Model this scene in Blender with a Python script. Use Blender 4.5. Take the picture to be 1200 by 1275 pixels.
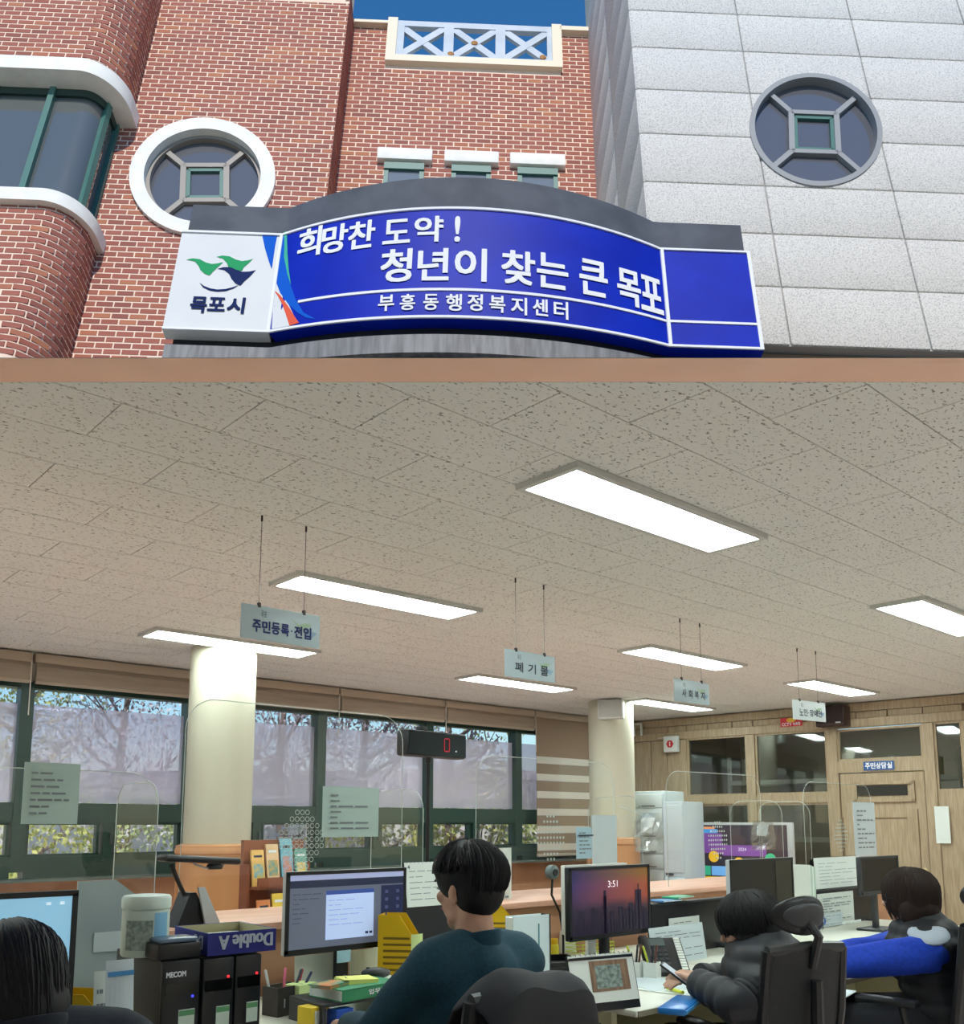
import bpy, bmesh, math, random
from mathutils import Vector, Matrix, Euler
for o in list(bpy.data.objects): bpy.data.objects.remove(o)
SC = bpy.context.scene
COL = SC.collection
R = math.radians
random.seed(7)

# ------------------------------------------------------------------ camera
F, PX, PY, HY = 1137.0, 600.0, 868.0, 1025.0          # focal length and principal point in pixels of the 1200 x 1275 frame
PITCH, YAW = math.atan((HY-PY)/F), R(48.1)
FW = Vector((math.cos(YAW)*math.cos(PITCH), math.sin(YAW)*math.cos(PITCH), math.sin(PITCH)))
RT = Vector((math.sin(YAW), -math.cos(YAW), 0.0))
UP = RT.cross(FW)
CAM = Vector((0, 0, 1.40))
cd = bpy.data.cameras.new('camera'); cam = bpy.data.objects.new('camera', cd); COL.objects.link(cam)
cd.sensor_fit = 'AUTO'; cd.sensor_width = 36.0; cd.lens = 36.0*F/1275.0
cd.shift_y = (PY-637.5)/1275.0; cd.clip_start = .02; cd.clip_end = 500
cam.matrix_world = Matrix.Translation(CAM) @ Matrix((RT, UP, -FW)).transposed().to_4x4()
SC.camera = cam

# facade frame: u to the right, v up the wall, w out of the wall towards the viewer
_ua = Vector((36, 2568, 1137)).normalized()
_xa = Vector((1, -.025, .0248)); _xa = (_xa-_ua*_xa.dot(_ua)).normalized()
_na = -(_xa.cross(_ua)) if False else _xa.cross(_ua)
FO = Vector((0, (PY-330)/F, 1.0))*10.7
def c2w(c): return RT*c.x+UP*c.y+FW*c.z
FM = Matrix.Translation(CAM+c2w(FO)) @ Matrix((c2w(_xa), c2w(_ua), -c2w(_na))).transposed().to_4x4()
def fac(px, py, w=0.0):
    r = Vector(((px-PX)/F, (PY-py)/F, 1.0))
    p = r*((FO-_na*w).dot(_na)/r.dot(_na))-FO
    return p.dot(_xa), p.dot(_ua)

# ------------------------------------------------------------------ world, sun, exposure
wd = bpy.data.worlds.new('sky'); SC.world = wd; wd.use_nodes = True
nt = wd.node_tree; bg = nt.nodes['Background']
sky = nt.nodes.new('ShaderNodeTexSky'); sky.sky_type = 'NISHITA'; sky.sun_disc = False
SUN = (FM.to_3x3() @ Vector((-.03, .60, .80))).normalized()
sky.sun_elevation = math.asin(SUN.z); sky.sun_rotation = math.atan2(SUN.x, SUN.y)
sky.air_density = 1.2; sky.dust_density = .2; sky.ozone_density = 4.0
hs = nt.nodes.new('ShaderNodeHueSaturation'); hs.inputs['Saturation'].default_value = 1.3; nt.links.new(sky.outputs[0], hs.inputs['Color']); nt.links.new(hs.outputs[0], bg.inputs[0]); bg.inputs[1].default_value = .145
sd = bpy.data.lights.new('sun', 'SUN'); sd.energy = 3.3; sd.angle = R(.6); sd.color = (1, .95, .87)
so = bpy.data.objects.new('sun', sd); COL.objects.link(so)
so.matrix_world = Matrix.Translation((0, 0, 30)) @ SUN.to_track_quat('Z', 'Y').to_matrix().to_4x4()
SC.view_settings.view_transform = 'Standard'; SC.view_settings.look = 'None'
SC.view_settings.gamma = 1.0; SC.view_settings.exposure = 0.0; SC.view_settings.use_curve_mapping = False
PANEL_POWER = 23.5      # emission of the ceiling lamps

# ------------------------------------------------------------------ helpers
def at(px, py, d):
    return CAM+FW*d+RT*((px-PX)/F*d)+UP*((PY-py)/F*d)
def ray(px, py): return FW+RT*((px-PX)/F)+UP*((PY-py)/F)
def onY(px, py, Y):
    r = ray(px, py); return CAM+r*((Y-CAM.y)/r.y)
def onZ(px, py, Z):
    r = ray(px, py); return CAM+r*((Z-CAM.z)/r.z)

MATS = {}
def srgb(c):
    return tuple(((x/255.0)/12.92 if x <= 10 else ((x/255.0+.055)/1.055)**2.4) for x in c)
def mat(name, col, rough=.6, metal=0, emit=0, noise=None, scale=20, bump=0, spec=.5, sheen=0, coat=0, stretch=None, alpha=None):
    """col is an sRGB 0-255 triple; noise mixes towards a second colour."""
    if name in MATS: return MATS[name]
    m = bpy.data.materials.new(name); m.use_nodes = True
    n = m.node_tree; b = n.nodes['Principled BSDF']
    c = srgb(col)
    b.inputs['Base Color'].default_value = (*c, 1); b.inputs['Roughness'].default_value = rough
    b.inputs['Metallic'].default_value = metal; b.inputs['Specular IOR Level'].default_value = spec
    if coat: b.inputs['Coat Weight'].default_value = coat
    if emit:
        b.inputs['Emission Color'].default_value = (*c, 1); b.inputs['Emission Strength'].default_value = emit
    if noise or bump:
        tc = n.nodes.new('ShaderNodeTexCoord'); mp = n.nodes.new('ShaderNodeMapping')
        tx = n.nodes.new('ShaderNodeTexNoise'); tx.inputs['Scale'].default_value = scale; tx.inputs['Detail'].default_value = 5
        n.links.new(tc.outputs['Object'], mp.inputs[0]); n.links.new(mp.outputs[0], tx.inputs[0])
        if stretch: mp.inputs['Scale'].default_value = stretch
        if noise:
            mx = n.nodes.new('ShaderNodeMix'); mx.data_type = 'RGBA'
            cr = n.nodes.new('ShaderNodeValToRGB'); cr.color_ramp.elements[0].position = .36; cr.color_ramp.elements[1].position = .64
            mx.inputs[6].default_value = (*c, 1); mx.inputs[7].default_value = (*srgb(noise), 1)
            n.links.new(tx.outputs[0], cr.inputs[0]); n.links.new(cr.outputs[0], mx.inputs[0]); n.links.new(mx.outputs[2], b.inputs['Base Color'])
        if bump:
            bp = n.nodes.new('ShaderNodeBump'); bp.inputs['Strength'].default_value = bump; bp.inputs['Distance'].default_value = .01
            n.links.new(tx.outputs[0], bp.inputs['Height']); n.links.new(bp.outputs[0], b.inputs['Normal'])
    MATS[name] = m
    return m

class MB:
    def __init__(s): s.v = []; s.f = []
    def add(s, vs, fs):
        k = len(s.v); s.v += [Vector(p) for p in vs]; s.f += [tuple(i+k for i in f) for f in fs]; return s
    def box(s, c, d, rot=None):
        x, y, z = d[0]/2, d[1]/2, d[2]/2; c = Vector(c)
        vs = [Vector(p) for p in ((-x,-y,-z),(x,-y,-z),(x,y,-z),(-x,y,-z),(-x,-y,z),(x,-y,z),(x,y,z),(-x,y,z))]
        if rot is not None: vs = [rot @ p for p in vs]
        return s.add([c+p for p in vs], [(0,3,2,1),(4,5,6,7),(0,1,5,4),(1,2,6,5),(2,3,7,6),(3,0,4,7)])
    def rbox(s, c, d, r=.01, seg=2, rot=None):
        bm = bmesh.new(); bmesh.ops.create_cube(bm, size=1)
        for v in bm.verts: v.co = Vector((v.co.x*d[0], v.co.y*d[1], v.co.z*d[2]))
        bmesh.ops.bevel(bm, geom=bm.edges[:], offset=min(r, min(d)*.45), segments=seg, affect='EDGES', profile=.5)
        bm.verts.index_update(); c = Vector(c)
        vs = [c+(rot @ v.co if rot is not None else v.co) for v in bm.verts]; fs = [tuple(v.index for v in f.verts) for f in bm.faces]
        bm.free(); return s.add(vs, fs)
    def tube(s, pts, r, n=10, cap=True):
        pts = [Vector(p) for p in pts]; m = len(pts)
        rs = r if isinstance(r, (list, tuple)) else [r]*m
        vs = []; prev = None
        for i, p in enumerate(pts):
            t = (pts[min(i+1, m-1)]-pts[max(i-1, 0)])
            t = t.normalized() if t.length > 1e-9 else Vector((0, 0, 1))
            a = prev if prev is not None else (Vector((0, 0, 1)) if abs(t.z) < .9 else Vector((1, 0, 0)))
            x = (a-t*a.dot(t)).normalized(); y = t.cross(x); prev = x
            vs += [p+x*(rs[i]*math.cos(2*math.pi*k/n))+y*(rs[i]*math.sin(2*math.pi*k/n)) for k in range(n)]
        fs = [(i*n+k, i*n+(k+1) % n, (i+1)*n+(k+1) % n, (i+1)*n+k) for i in range(m-1) for k in range(n)]
        if cap: fs += [tuple(range(n-1, -1, -1)), tuple((m-1)*n+k for k in range(n))]
        return s.add(vs, fs)
    def lathe(s, prof, n=32, c=(0, 0, 0)):
        c = Vector(c); vs = []; m = len(prof)
        for r, z in prof: vs += [c+Vector((r*math.cos(2*math.pi*k/n), r*math.sin(2*math.pi*k/n), z)) for k in range(n)]
        fs = [(i*n+k, i*n+(k+1) % n, (i+1)*n+(k+1) % n, (i+1)*n+k) for i in range(m-1) for k in range(n)]
        fs += [tuple(range(n-1, -1, -1)), tuple((m-1)*n+k for k in range(n))]
        return s.add(vs, fs)
    def ell(s, c, r, rot=None, nu=16, nv=10):
        c = Vector(c); vs = []; fs = []
        for i in range(nv+1):
            th = math.pi*i/nv
            for k in range(nu):
                ph = 2*math.pi*k/nu
                p = Vector((r[0]*math.sin(th)*math.cos(ph), r[1]*math.sin(th)*math.sin(ph), r[2]*math.cos(th)))
                vs.append(c+(rot @ p if rot is not None else p))
        fs = [(i*nu+k, (i+1)*nu+k, (i+1)*nu+(k+1) % nu, i*nu+(k+1) % nu) for i in range(nv) for k in range(nu)]
        return s.add(vs, fs)
    def prism(s, poly, z0, z1, fr=None):
        """poly in a plane, extruded z0..z1; fr maps (x, y, z) to 3-D."""
        fr = fr or (lambda x, y, z: Vector((x, y, z))); n = len(poly)
        vs = [fr(x, y, z0) for x, y in poly]+[fr(x, y, z1) for x, y in poly]
        return s.add(vs, [tuple(range(n-1, -1, -1)), tuple(range(n, 2*n))]+[(i, (i+1) % n, n+(i+1) % n, n+i) for i in range(n)])
    def mesh(s, name, m=None, smooth=False):
        me = bpy.data.meshes.new(name); me.from_pydata(s.v, [], s.f)
        if m: me.materials.append(m)
        if smooth:
            me.polygons.foreach_set('use_smooth', [True]*len(me.polygons)); me.set_sharp_from_angle(angle=R(38))
        me.validate(); me.update(); return me
    def build(s, name, m, parent=None, smooth=False, mw=None):
        return link(name, s.mesh(name, m, smooth), parent, mw)
def link(name, me, parent=None, mw=None):
    o = bpy.data.objects.new(name, me); COL.objects.link(o)
    if parent is not None: o.parent = parent
    if mw is not None:
        if parent is None: o.matrix_world = mw
        else: o.matrix_local = mw
    return o
def tag(o, label=None, cat=None, group=None, kind=None):
    if label: o['label'] = label
    if cat: o['category'] = cat
    if group: o['group'] = group
    if kind: o['kind'] = kind
    return o
def thing(name, label, cat, loc=(0, 0, 0), rz=0, group=None, mw=None):
    o = bpy.data.objects.new(name, None); COL.objects.link(o); o.empty_display_size = .1
    if mw is not None: o.matrix_world = mw
    else: o.location = loc; o.rotation_euler = (0, 0, rz)
    return tag(o, label, cat, group)
def struct(o): o['kind'] = 'structure'; return o
def sempty(name, loc=(0, 0, 0), rz=0, mw=None):
    o = bpy.data.objects.new(name, None); COL.objects.link(o)
    if mw is not None: o.matrix_world = mw
    else: o.location = loc; o.rotation_euler = (0, 0, rz)
    return struct(o)
def box(name, m, c, d, parent=None, rot=None, r=0, mw=None, smooth=False):
    b = MB()
    (b.rbox(c, d, r, 2, rot) if r else b.box(c, d, rot))
    return b.build(name, m, parent, smooth or bool(r), mw)
_tc = {}
def glyphs(body, bold=0.0):
    """flat outline mesh of a text, its bounding box scaled to the unit square: (verts2d, faces, aspect)."""
    if (body, bold) in _tc: return _tc[(body, bold)]
    c = bpy.data.curves.new('t', 'FONT'); c.body = body; c.size = 1; c.offset = bold; c.resolution_u = 3; c.fill_mode = 'FRONT'
    o = bpy.data.objects.new('t', c); COL.objects.link(o)
    dg = bpy.context.evaluated_depsgraph_get(); me = bpy.data.meshes.new_from_object(o.evaluated_get(dg))
    v = [(p.co.x, p.co.y) for p in me.vertices]; f = [tuple(q.vertices) for q in me.polygons]
    bpy.data.objects.remove(o); bpy.data.curves.remove(c); bpy.data.meshes.remove(me)
    if not v: v = [(0, 0), (1, 0), (1, 1)]; f = [(0, 1, 2)]
    x0 = min(p[0] for p in v); x1 = max(p[0] for p in v); y0 = min(p[1] for p in v); y1 = max(p[1] for p in v)
    w, h = max(x1-x0, 1e-6), max(y1-y0, 1e-6)
    _tc[(body, bold)] = ([((x-x0)/w, (y-y0)/h) for x, y in v], f, w/h)
    return _tc[(body, bold)]
def text_into(mb, body, fr, x0, x1, y0, y1, bold=.02):
    """add a text filling the box x0..x1, y0..y1 of the surface fr(x, y)"""
    v, f, a = glyphs(body, 0.0)
    w, h = x1-x0, y1-y0; b = bold*h; k = 0
    for dx, dy in (((0, 0), (1, 1), (1, -1), (-1, 1), (-1, -1), (1, 0), (-1, 0), (0, 1), (0, -1)) if bold else ((0, 0),)):
        mb.add([fr(x0+abs(b)+dx*b+(w-2*abs(b))*x, y0+b+dy*b+(h-2*b)*y, k) for x, y in v], f); k += 1
# ================================================================== the street front (upper view)
def brick_material():
    m = bpy.data.materials.new('red_brick'); m.use_nodes = True; n = m.node_tree; b = n.nodes['Principled BSDF']
    gi = n.nodes.new('ShaderNodeNewGeometry'); oi = n.nodes.new('ShaderNodeObjectInfo')
    ad = n.nodes.new('ShaderNodeMath'); ad.operation = 'ADD'; fr = n.nodes.new('ShaderNodeMath'); fr.operation = 'FRACT'
    n.links.new(gi.outputs['Random Per Island'], ad.inputs[0]); n.links.new(oi.outputs['Random'], ad.inputs[1]); n.links.new(ad.outputs[0], fr.inputs[0])
    cr = n.nodes.new('ShaderNodeValToRGB'); e = cr.color_ramp.elements
    e[0].position = 0; e[0].color = (*srgb((156, 92, 80)), 1); e[1].position = 1; e[1].color = (*srgb((192, 118, 90)), 1)
    for p, c in ((.25, (174, 104, 88)), (.6, (180, 108, 90)), (.85, (172, 98, 82)), (.93, (198, 128, 94))):
        q = e.new(p); q.color = (*srgb(c), 1)
    n.links.new(fr.outputs[0], cr.inputs[0])
    tx = n.nodes.new('ShaderNodeTexNoise'); tx.inputs['Scale'].default_value = 60
    mx = n.nodes.new('ShaderNodeMix'); mx.data_type = 'RGBA'; mx.blend_type = 'MULTIPLY'; mx.inputs[0].default_value = .35
    n.links.new(cr.outputs[0], mx.inputs[6]); n.links.new(tx.outputs[0], mx.inputs[7]); n.links.new(mx.outputs[2], b.inputs['Base Color'])
    b.inputs['Roughness'].default_value = .85
    return m
BRICK = brick_material()
MORTAR = mat('mortar', (246, 222, 200), .9, noise=(236, 208, 186), scale=6)
TRIM = mat('white_plaster', (246, 244, 236), .75, noise=(236, 234, 226), scale=5)
SLATE = mat('slate_grey_metal', (88, 93, 102), .7, noise=(74, 79, 88), scale=3, spec=.25)
GREENF = mat('teal_window_frame', (70, 118, 108), .4)
def glass_mat(name, col, rough=.06):
    return mat(name, col, rough, spec=.9, coat=.6)
DGLASS = glass_mat('dark_window_glass', (98, 98, 102))
BL, BH = .2, .0868
_unit = MB().box((0, 0, 0), (1, 1, 1)).mesh('brick', BRICK)
def lay_bricks(wall, path, length, v0, v1, cut=None, limit=300, seen=None, proud=.004, avoid=None):
    """courses of bricks along a plan path(s) -> (u, w, angle); nearest ones single parts, the rest one joined part"""
    recs = []
    k0 = int(math.floor(v0/BH)); k1 = int(math.ceil(v1/BH))
    for k in range(k0, k1):
        a, b = max(k*BH+.0115, v0), min((k+1)*BH-.0115, v1)
        if b-a < .015: continue
        s = -(BL/2 if k % 2 else 0)-random.choice((0, .0))
        while s < length:
            x0, x1 = max(s+.009, 0.0), min(s+BL-.009, length)
            s += BL
            segs = [(x0, x1)]
            if cut: segs = cut(segs, (a+b)/2, (b-a)/2)
            for p, q in segs:
                if q-p < .02: continue
                u, w, an = path((p+q)/2)
                if avoid and avoid(u, (a+b)/2): continue
                recs.append((u, (a+b)/2, w, an, q-p, b-a))
    def vis(r):
        p = FM @ Vector((r[0], r[1], r[2]))-CAM; d = p.dot(FW)
        x, y = PX+F*p.dot(RT)/d, PY-F*p.dot(UP)/d
        return -d if (-10 < x < 1210 and -10 < y < 447 and not (seen and not seen(x, y))) else -1e3-d
    recs.sort(key=vis, reverse=True)
    rest = MB()
    for i, (u, v, w, an, l, h) in enumerate(recs):
        if vis((u, v, w, an, l, h)) < -1e3: continue
        mt = Matrix.Translation((u+math.sin(an)*(proud-.03), v, w+math.cos(an)*(proud-.03))) @ Matrix.Rotation(an, 4, 'Y') @ Matrix.Diagonal((l, h, .06, 1))
        if i < limit: link('brick', _unit, wall, mt)
        else:
            rest.add([mt @ Vector(p) for p in ((-.5,-.5,-.5),(.5,-.5,-.5),(.5,.5,-.5),(-.5,.5,-.5),(-.5,-.5,.5),(.5,-.5,.5),(.5,.5,.5),(-.5,.5,.5))],
                     [(0,3,2,1),(4,5,6,7),(0,1,5,4),(1,2,6,5),(2,3,7,6),(3,0,4,7)])
    if rest.v: tag(rest.build('brickwork', BRICK, wall), kind='stuff')
def fbox(name, m, u0, u1, v0, v1, w0, w1, parent=None, r=0, mw=None):
    return box(name, m, ((u0+u1)/2, (v0+v1)/2, (w0+w1)/2), (abs(u1-u0), abs(v1-v0), abs(w1-w0)), parent, r=r, mw=mw)
def sub(segs, lo, hi):
    out = []
    for p, q in segs:
        if hi <= p or lo >= q: out.append((p, q)); continue
        if p < lo: out.append((p, lo))
        if q > hi: out.append((hi, q))
    return out
# ---- left brick wall (w = 0) with an elliptical hole for the round window
U_T = -4.43; U_L = -1.90; W_MID = -.45; W_GR = 1.85
C1 = Vector((-3.418, 1.306)); A1 = Vector((.875, .05)); B1 = Vector((-.125, 1.03))
def ring_pts(c, A, B, r, n=64, r2=None): return [(c+A*(r*math.cos(2*math.pi*k/n))+B*(r*math.sin(2*math.pi*k/n))) for k in range(n)]
wl = fbox('wall_left_brick', MORTAR, -7.2, U_L, -1.8, 5.6, -.3, .0, mw=FM)
struct(wl)
# opening of the round window, cut with a boolean
def cut_hole(o, c, A, B, r, w0, w1):
    h = MB(); pts = ring_pts(c, A, B, r)
    h.prism([(p.x, p.y) for p in pts], w0, w1)
    ho = h.build('hole', None, None, mw=FM)
    md = o.modifiers.new('b', 'BOOLEAN'); md.object = ho; md.solver = 'EXACT'; md.operation = 'DIFFERENCE'
    dg = bpy.context.evaluated_depsgraph_get(); me = bpy.data.meshes.new_from_object(o.evaluated_get(dg)); o.modifiers.clear(); o.data = me
    bpy.data.objects.remove(ho)
cut_hole(wl, C1, A1, B1, .86, -1, 1)
def inv_ab(c, A, B, u, v):
    d = A.x*B.y-A.y*B.x; x, y = u-c.x, v-c.y
    return (x*B.y-y*B.x)/d, (A.x*y-A.y*x)/d
def cut_l(segs, v, hh):
    lo, hi = None, None
    for i in range(121):
        u = C1.x-1.1+i*2.2/120
        a, b = inv_ab(C1, A1, B1, u, v)
        if a*a+b*b < .9**2: lo = u if lo is None else lo; hi = u
    return sub(segs, lo-U_T+.5, hi-U_T+.5) if lo is not None else segs
lay_bricks(wl, lambda s: (U_T-.5+s, 0.0, 0.0), U_L-U_T+.5, -1.8, 4.9, cut_l, 300, lambda x, y: not (x > 250 and y > 300))
def round_window(name, c, A, B, w, rin, depth, parent_label, label, cat, frame_m, trim=None, rout=1.0, sq=.30, bar=.035):
    t = sempty(name, mw=FM); tag(t, label, None)
    P = lambda a, b: c+A*a+B*b
    n = 64
    def annulus(nm, m, r0, r1, w0, w1):
        mb = MB(); vs = []
        for rr, ww in ((r0, w0), (r0, w1), (r1, w1), (r1, w0)):
            for p in ring_pts(c, A, B, rr, n): vs.append((p.x, p.y, ww))
        fs = [(j*n+k, j*n+(k+1) % n, ((j+1) % 4)*n+(k+1) % n, ((j+1) % 4)*n+k) for j in range(4) for k in range(n)]
        mb.add(vs, fs); return mb.build(nm, m, t, True)
    if trim: annulus('surround_ring', trim, rin, rout, w-depth-.05, w+.05)
    annulus('outer_frame', frame_m, rin-.05, rin+.03, w-depth-.05, w-depth+.05 if trim else w+.012)
    ri = rin-.03
    mb = MB()
    ps = [P(ri*math.cos(2*math.pi*k/n), ri*math.sin(2*math.pi*k/n)) for k in range(n)]
    # five panes: centre and four sectors
    def pane(poly):
        q = MB(); q.prism([(p.x, p.y) for p in poly], w-depth-.03, w-depth-.015); q.build('pane', DGLASS, t)
    pane([P(-sq, -sq), P(sq, -sq), P(sq, sq), P(-sq, sq)])
    dg = ri/math.sqrt(2)
    for q in range(4):
        a0 = math.pi/4+q*math.pi/2
        arc = [P(ri*math.cos(a0+math.pi/2*k/14), ri*math.sin(a0+math.pi/2*k/14)) for k in range(15)]
        s0 = [(sq, sq), (-sq, sq), (-sq, -sq), (sq, -sq)]
        pane([P(*s0[q])]+arc+[P(*s0[(q+1) % 4])])
    fw = w-depth
    def bar_(p, q, wd, nm, m, w0=-.02, w1=.03):
        p, q = P(*p), P(*q); d = (q-p).normalized(); x = Vector((-d.y, d.x))*wd
        MB().prism([(p+x)[:], (q+x)[:], (q-x)[:], (p-x)[:]][::-1], fw+w0, fw+w1).build(nm, m, t)
    for sx, sy in ((1, 1), (-1, 1), (-1, -1), (1, -1)):
        bar_((sx*sq, sy*sq), (sx*dg, sy*dg), bar, 'diagonal_mullion', frame_m)
    for p, q in (((-sq, sq), (sq, sq)), ((sq, sq), (sq, -sq)), ((sq, -sq), (-sq, -sq)), ((-sq, -sq), (-sq, sq))):
        bar_(p, q, bar, 'centre_frame_bar', frame_m)
    s2 = sq-.065
    for p, q in (((-s2, s2), (s2, s2)), ((s2, s2), (s2, -s2)), ((s2, -s2), (-s2, -s2)), ((-s2, -s2), (-s2, s2))):
        bar_(p, q, bar*.8, 'opening_sash_bar', GREENF, -.02, .015)
    return t
FRB = mat('taupe_aluminium_frame', (150, 142, 132), .45)
FRG = mat('grey_aluminium_frame', (150, 152, 152), .45)
round_window('window_1', C1, A1, B1, 0.0, .80, .09, '', 'round window with a broad white plaster ring in the brick wall', 'window', FRB, TRIM)

# ---- middle brick wall, set back
u_m1 = fac(796, 150, W_GR)[0]
v_top = fac(700, 44, W_MID)[1]; v_nb = fac(590, 86, W_MID)[1]
un0 = fac(483, 60, W_MID)[0]; un1 = fac(697, 60, W_MID)[0]
wm = MB()
poly = [(U_L-.3, .5), (u_m1+.3, .5), (u_m1+.3, v_top), (un1, v_top), (un1, v_nb), (un0, v_nb), (un0, v_top), (U_L-.3, v_top)]
wm.prism(poly, W_MID-.25, W_MID)
wm = struct(wm.build('wall_middle_brick', MORTAR, None, mw=FM))
small = []
for a, b in ((478, 528), (562, 611), (644, 694)):
    u0, _ = fac(a, 215, W_MID); u1, _ = fac(b, 215, W_MID); small.append((u0, u1))
v_l0 = fac(590, 210, W_MID)[1]; v_l1 = fac(590, 198, W_MID)[1]
def cut_m(segs, v, hh):
    if v > v_nb-.05: segs = sub(segs, un0-U_L, un1-U_L)
    if v < v_l0+.02:
        for u0, u1 in small: segs = sub(segs, u0-U_L, u1-U_L)
    return segs
lay_bricks(wm, lambda s: (U_L+s, W_MID, 0.0), u_m1-U_L, 1.0, v_top-.03, cut_m, 300, lambda x, y: y < 262-(0 if 430 < x < 740 else 0))
# reveal between the left wall and the middle wall
rv = fbox('wall_reveal_brick', MORTAR, U_L-.02, U_L-.005, 0, v_top, W_MID, -.001, mw=FM); struct(rv)
lay_bricks(rv, lambda s: (U_L, -s, math.pi/2), -W_MID, .6, v_top, None, 120, proud=.004)
# lintels and windows
for i, (u0, u1) in enumerate(small):
    t = sempty('window_%d' % (i+2), mw=FM)
    tag(t, ['leftmost small window under a white lintel in the middle brick wall', 'middle small window under a white lintel in the brick wall', 'rightmost small window under a white lintel in the brick wall'][i])
    dv = (i-1)*-.0
    lt = fbox('lintel', TRIM, u0-.10, u1+.10, v_l0+.03, v_l1+.06, W_MID-.05, W_MID+.08, t, r=.012)
    for a, b in ((u0, u0+.06), (u1-.06, u1)): fbox('jamb', GREENF, a, b, v_l0-1.2, v_l0, W_MID-.02, W_MID+.03, t)
    fbox('head', GREENF, u0, u1, v_l0-.12, v_l0, W_MID-.02, W_MID+.05, t)
    fbox('pane', mat('pale_window_glass', (120, 128, 136), .08, spec=.8), u0+.06, u1-.06, v_l0-1.2, v_l0-.12, W_MID-.02, W_MID+.012, t)
# white coping, notch frame and lattice screen
cop = sempty('trim_1', mw=FM); tag(cop, 'cream coping stepping down around the lattice opening')
ct = .085
def cbar(u0, u1, v0, v1): fbox('coping_block', TRIM_C, u0, u1, v0, v1, W_MID-.3, W_MID+.08, cop)
TRIM_C = mat('cream_coping', (238, 228, 204), .7)
cbar(un1, u_m1, v_top, v_top+.09); cbar(un0-.02-.0, un0+.12, v_nb+.13, v_top+.12); cbar(un1-.12, un1+.02, v_nb+.13, v_top+.12)
cbar(un0-.02, un1+.02, v_nb, v_nb+.13); cbar(U_L, un0-.02, v_top-.02, v_top+.04)
LAT = mat('pale_blue_painted_steel', (190, 200, 212), .5, noise=(176, 188, 202), scale=4)
lat = thing('lattice_screen', 'pale painted steel lattice of three crossed panels above the brick wall', 'railing', mw=FM)
l0, l1 = un0+.12, un1-.12; lv0, lv1 = v_nb+.13, v_top+.10
wz0, wz1 = W_MID-.02, W_MID+.05
fbox('top_rail', LAT, l0, l1, lv1-.12, lv1, wz0, wz1, lat); fbox('bottom_rail', LAT, l0, l1, lv0, lv0+.06, wz0, wz1, lat)
nw = (l1-l0)/3
for k in range(4):
    a = l0+nw*k-(.07 if k else 0); fbox('post', LAT, a, a+(.1 if k in (0, 3) else .14), lv0+.06, lv1-.12, wz0, wz1, lat)
for k in range(3):
    for s in (1, -1):
        p = Vector((l0+nw*k+.06, lv0+.06 if s > 0 else lv1-.12)); q = Vector((l0+nw*(k+1)-.06, lv1-.12 if s > 0 else lv0+.06))
        d = (q-p).normalized(); x = Vector((-d.y, d.x))*.055
        o_ = .002*s
        MB().prism([(p-x)[:], (q-x)[:], (q+x)[:], (p+x)[:]], wz0+.01+o_, wz1-.01+o_).build('diagonal_brace', LAT, lat)
RUST = mat('rust_stain', (186, 140, 84), .9, noise=(150, 100, 60), scale=60)
for k, (a, b) in enumerate(((1.5, .5), (1.05, .08), (2.82, .1))):
    p = (l0+nw*a, lv0+.06+(lv1-lv0-.18)*b)
    MB().lathe([(.05, 0), (.045, .006)], 9).build('rust_patch', RUST, lat, mw=Matrix.Translation((p[0], p[1], wz1-.004)))

# ---- rounded brick bay at the far left
W_B = .60; RC = .40; U_BS = U_T-.03
SIDE = W_B-RC
def bay_path(off=0.0, straight=3.0, start=-7.2):
    """plan of the bay from the left along the front, round the corner, back to the wall"""
    L1 = (U_BS-RC)-start; L2 = math.pi/2*(RC+off); L3 = SIDE
    def P(s):
        if s < L1: return (start+s, W_B+off, 0.0)
        if s < L1+L2:
            a = (s-L1)/(RC+off); return (U_BS-RC+(RC+off)*math.sin(a), SIDE+(RC+off)*math.cos(a), a)
        return (U_BS+off, SIDE-(s-L1-L2), math.pi/2)
    return P, L1+L2+L3
def bay_strip(name, m, off, v0, v1, thick, parent=None, smooth=True):
    P, L = bay_path(off); n = 60; mb = MB(); vs = []
    S = [L*k/n for k in range(n+1)]
    for s in S:
        u, w, a = P(s)
        for d, v in ((0, v0), (0, v1), (-thick, v1), (-thick, v0)): vs.append((u+math.sin(a)*d, v, w+math.cos(a)*d))
    fs = [(4*k+j, 4*(k+1)+j, 4*(k+1)+(j+1) % 4, 4*k+(j+1) % 4) for k in range(n) for j in range(4)]
    fs += [(3, 2, 1, 0), (4*n, 4*n+1, 4*n+2, 4*n+3)]
    fs = [f[::-1] for f in fs]
    mb.add(vs, fs); return mb.build(name, m, parent, smooth, mw=FM if parent is None else None)
vb1 = fac(166, 142, .05)[1]; vb0 = fac(166, 156, .05)[1]; vs1 = fac(125, 299, .05)[1]; vs0 = fac(125, 312, .05)[1]
P0, L0 = bay_path(0.0)
bw = struct(bay_strip('wall_bay_upper_brick', MORTAR, 0, vb1, 5.6, .25))
lay_bricks(bw, P0, L0, vb1, 4.9, None, 300, proud=.004)
bw2 = struct(bay_strip('wall_bay_lower_brick', MORTAR, 0, -2.6, vs0, .25))
lay_bricks(bw2, P0, L0, -2.5, vs0, None, 300, proud=.004)
bt = struct(bay_strip('trim_2', TRIM, .10, vb0, vb1+.02, .40)); tag(bt, 'upper curved white band over the bay window')
bt = struct(bay_strip('trim_3', TRIM, .08, vs0, vs1+.02, .40)); tag(bt, 'lower curved white sill band under the bay window')
bwn = sempty('window_5', mw=FM); tag(bwn, 'curved bay window with green mullions between two white bands')
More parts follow.
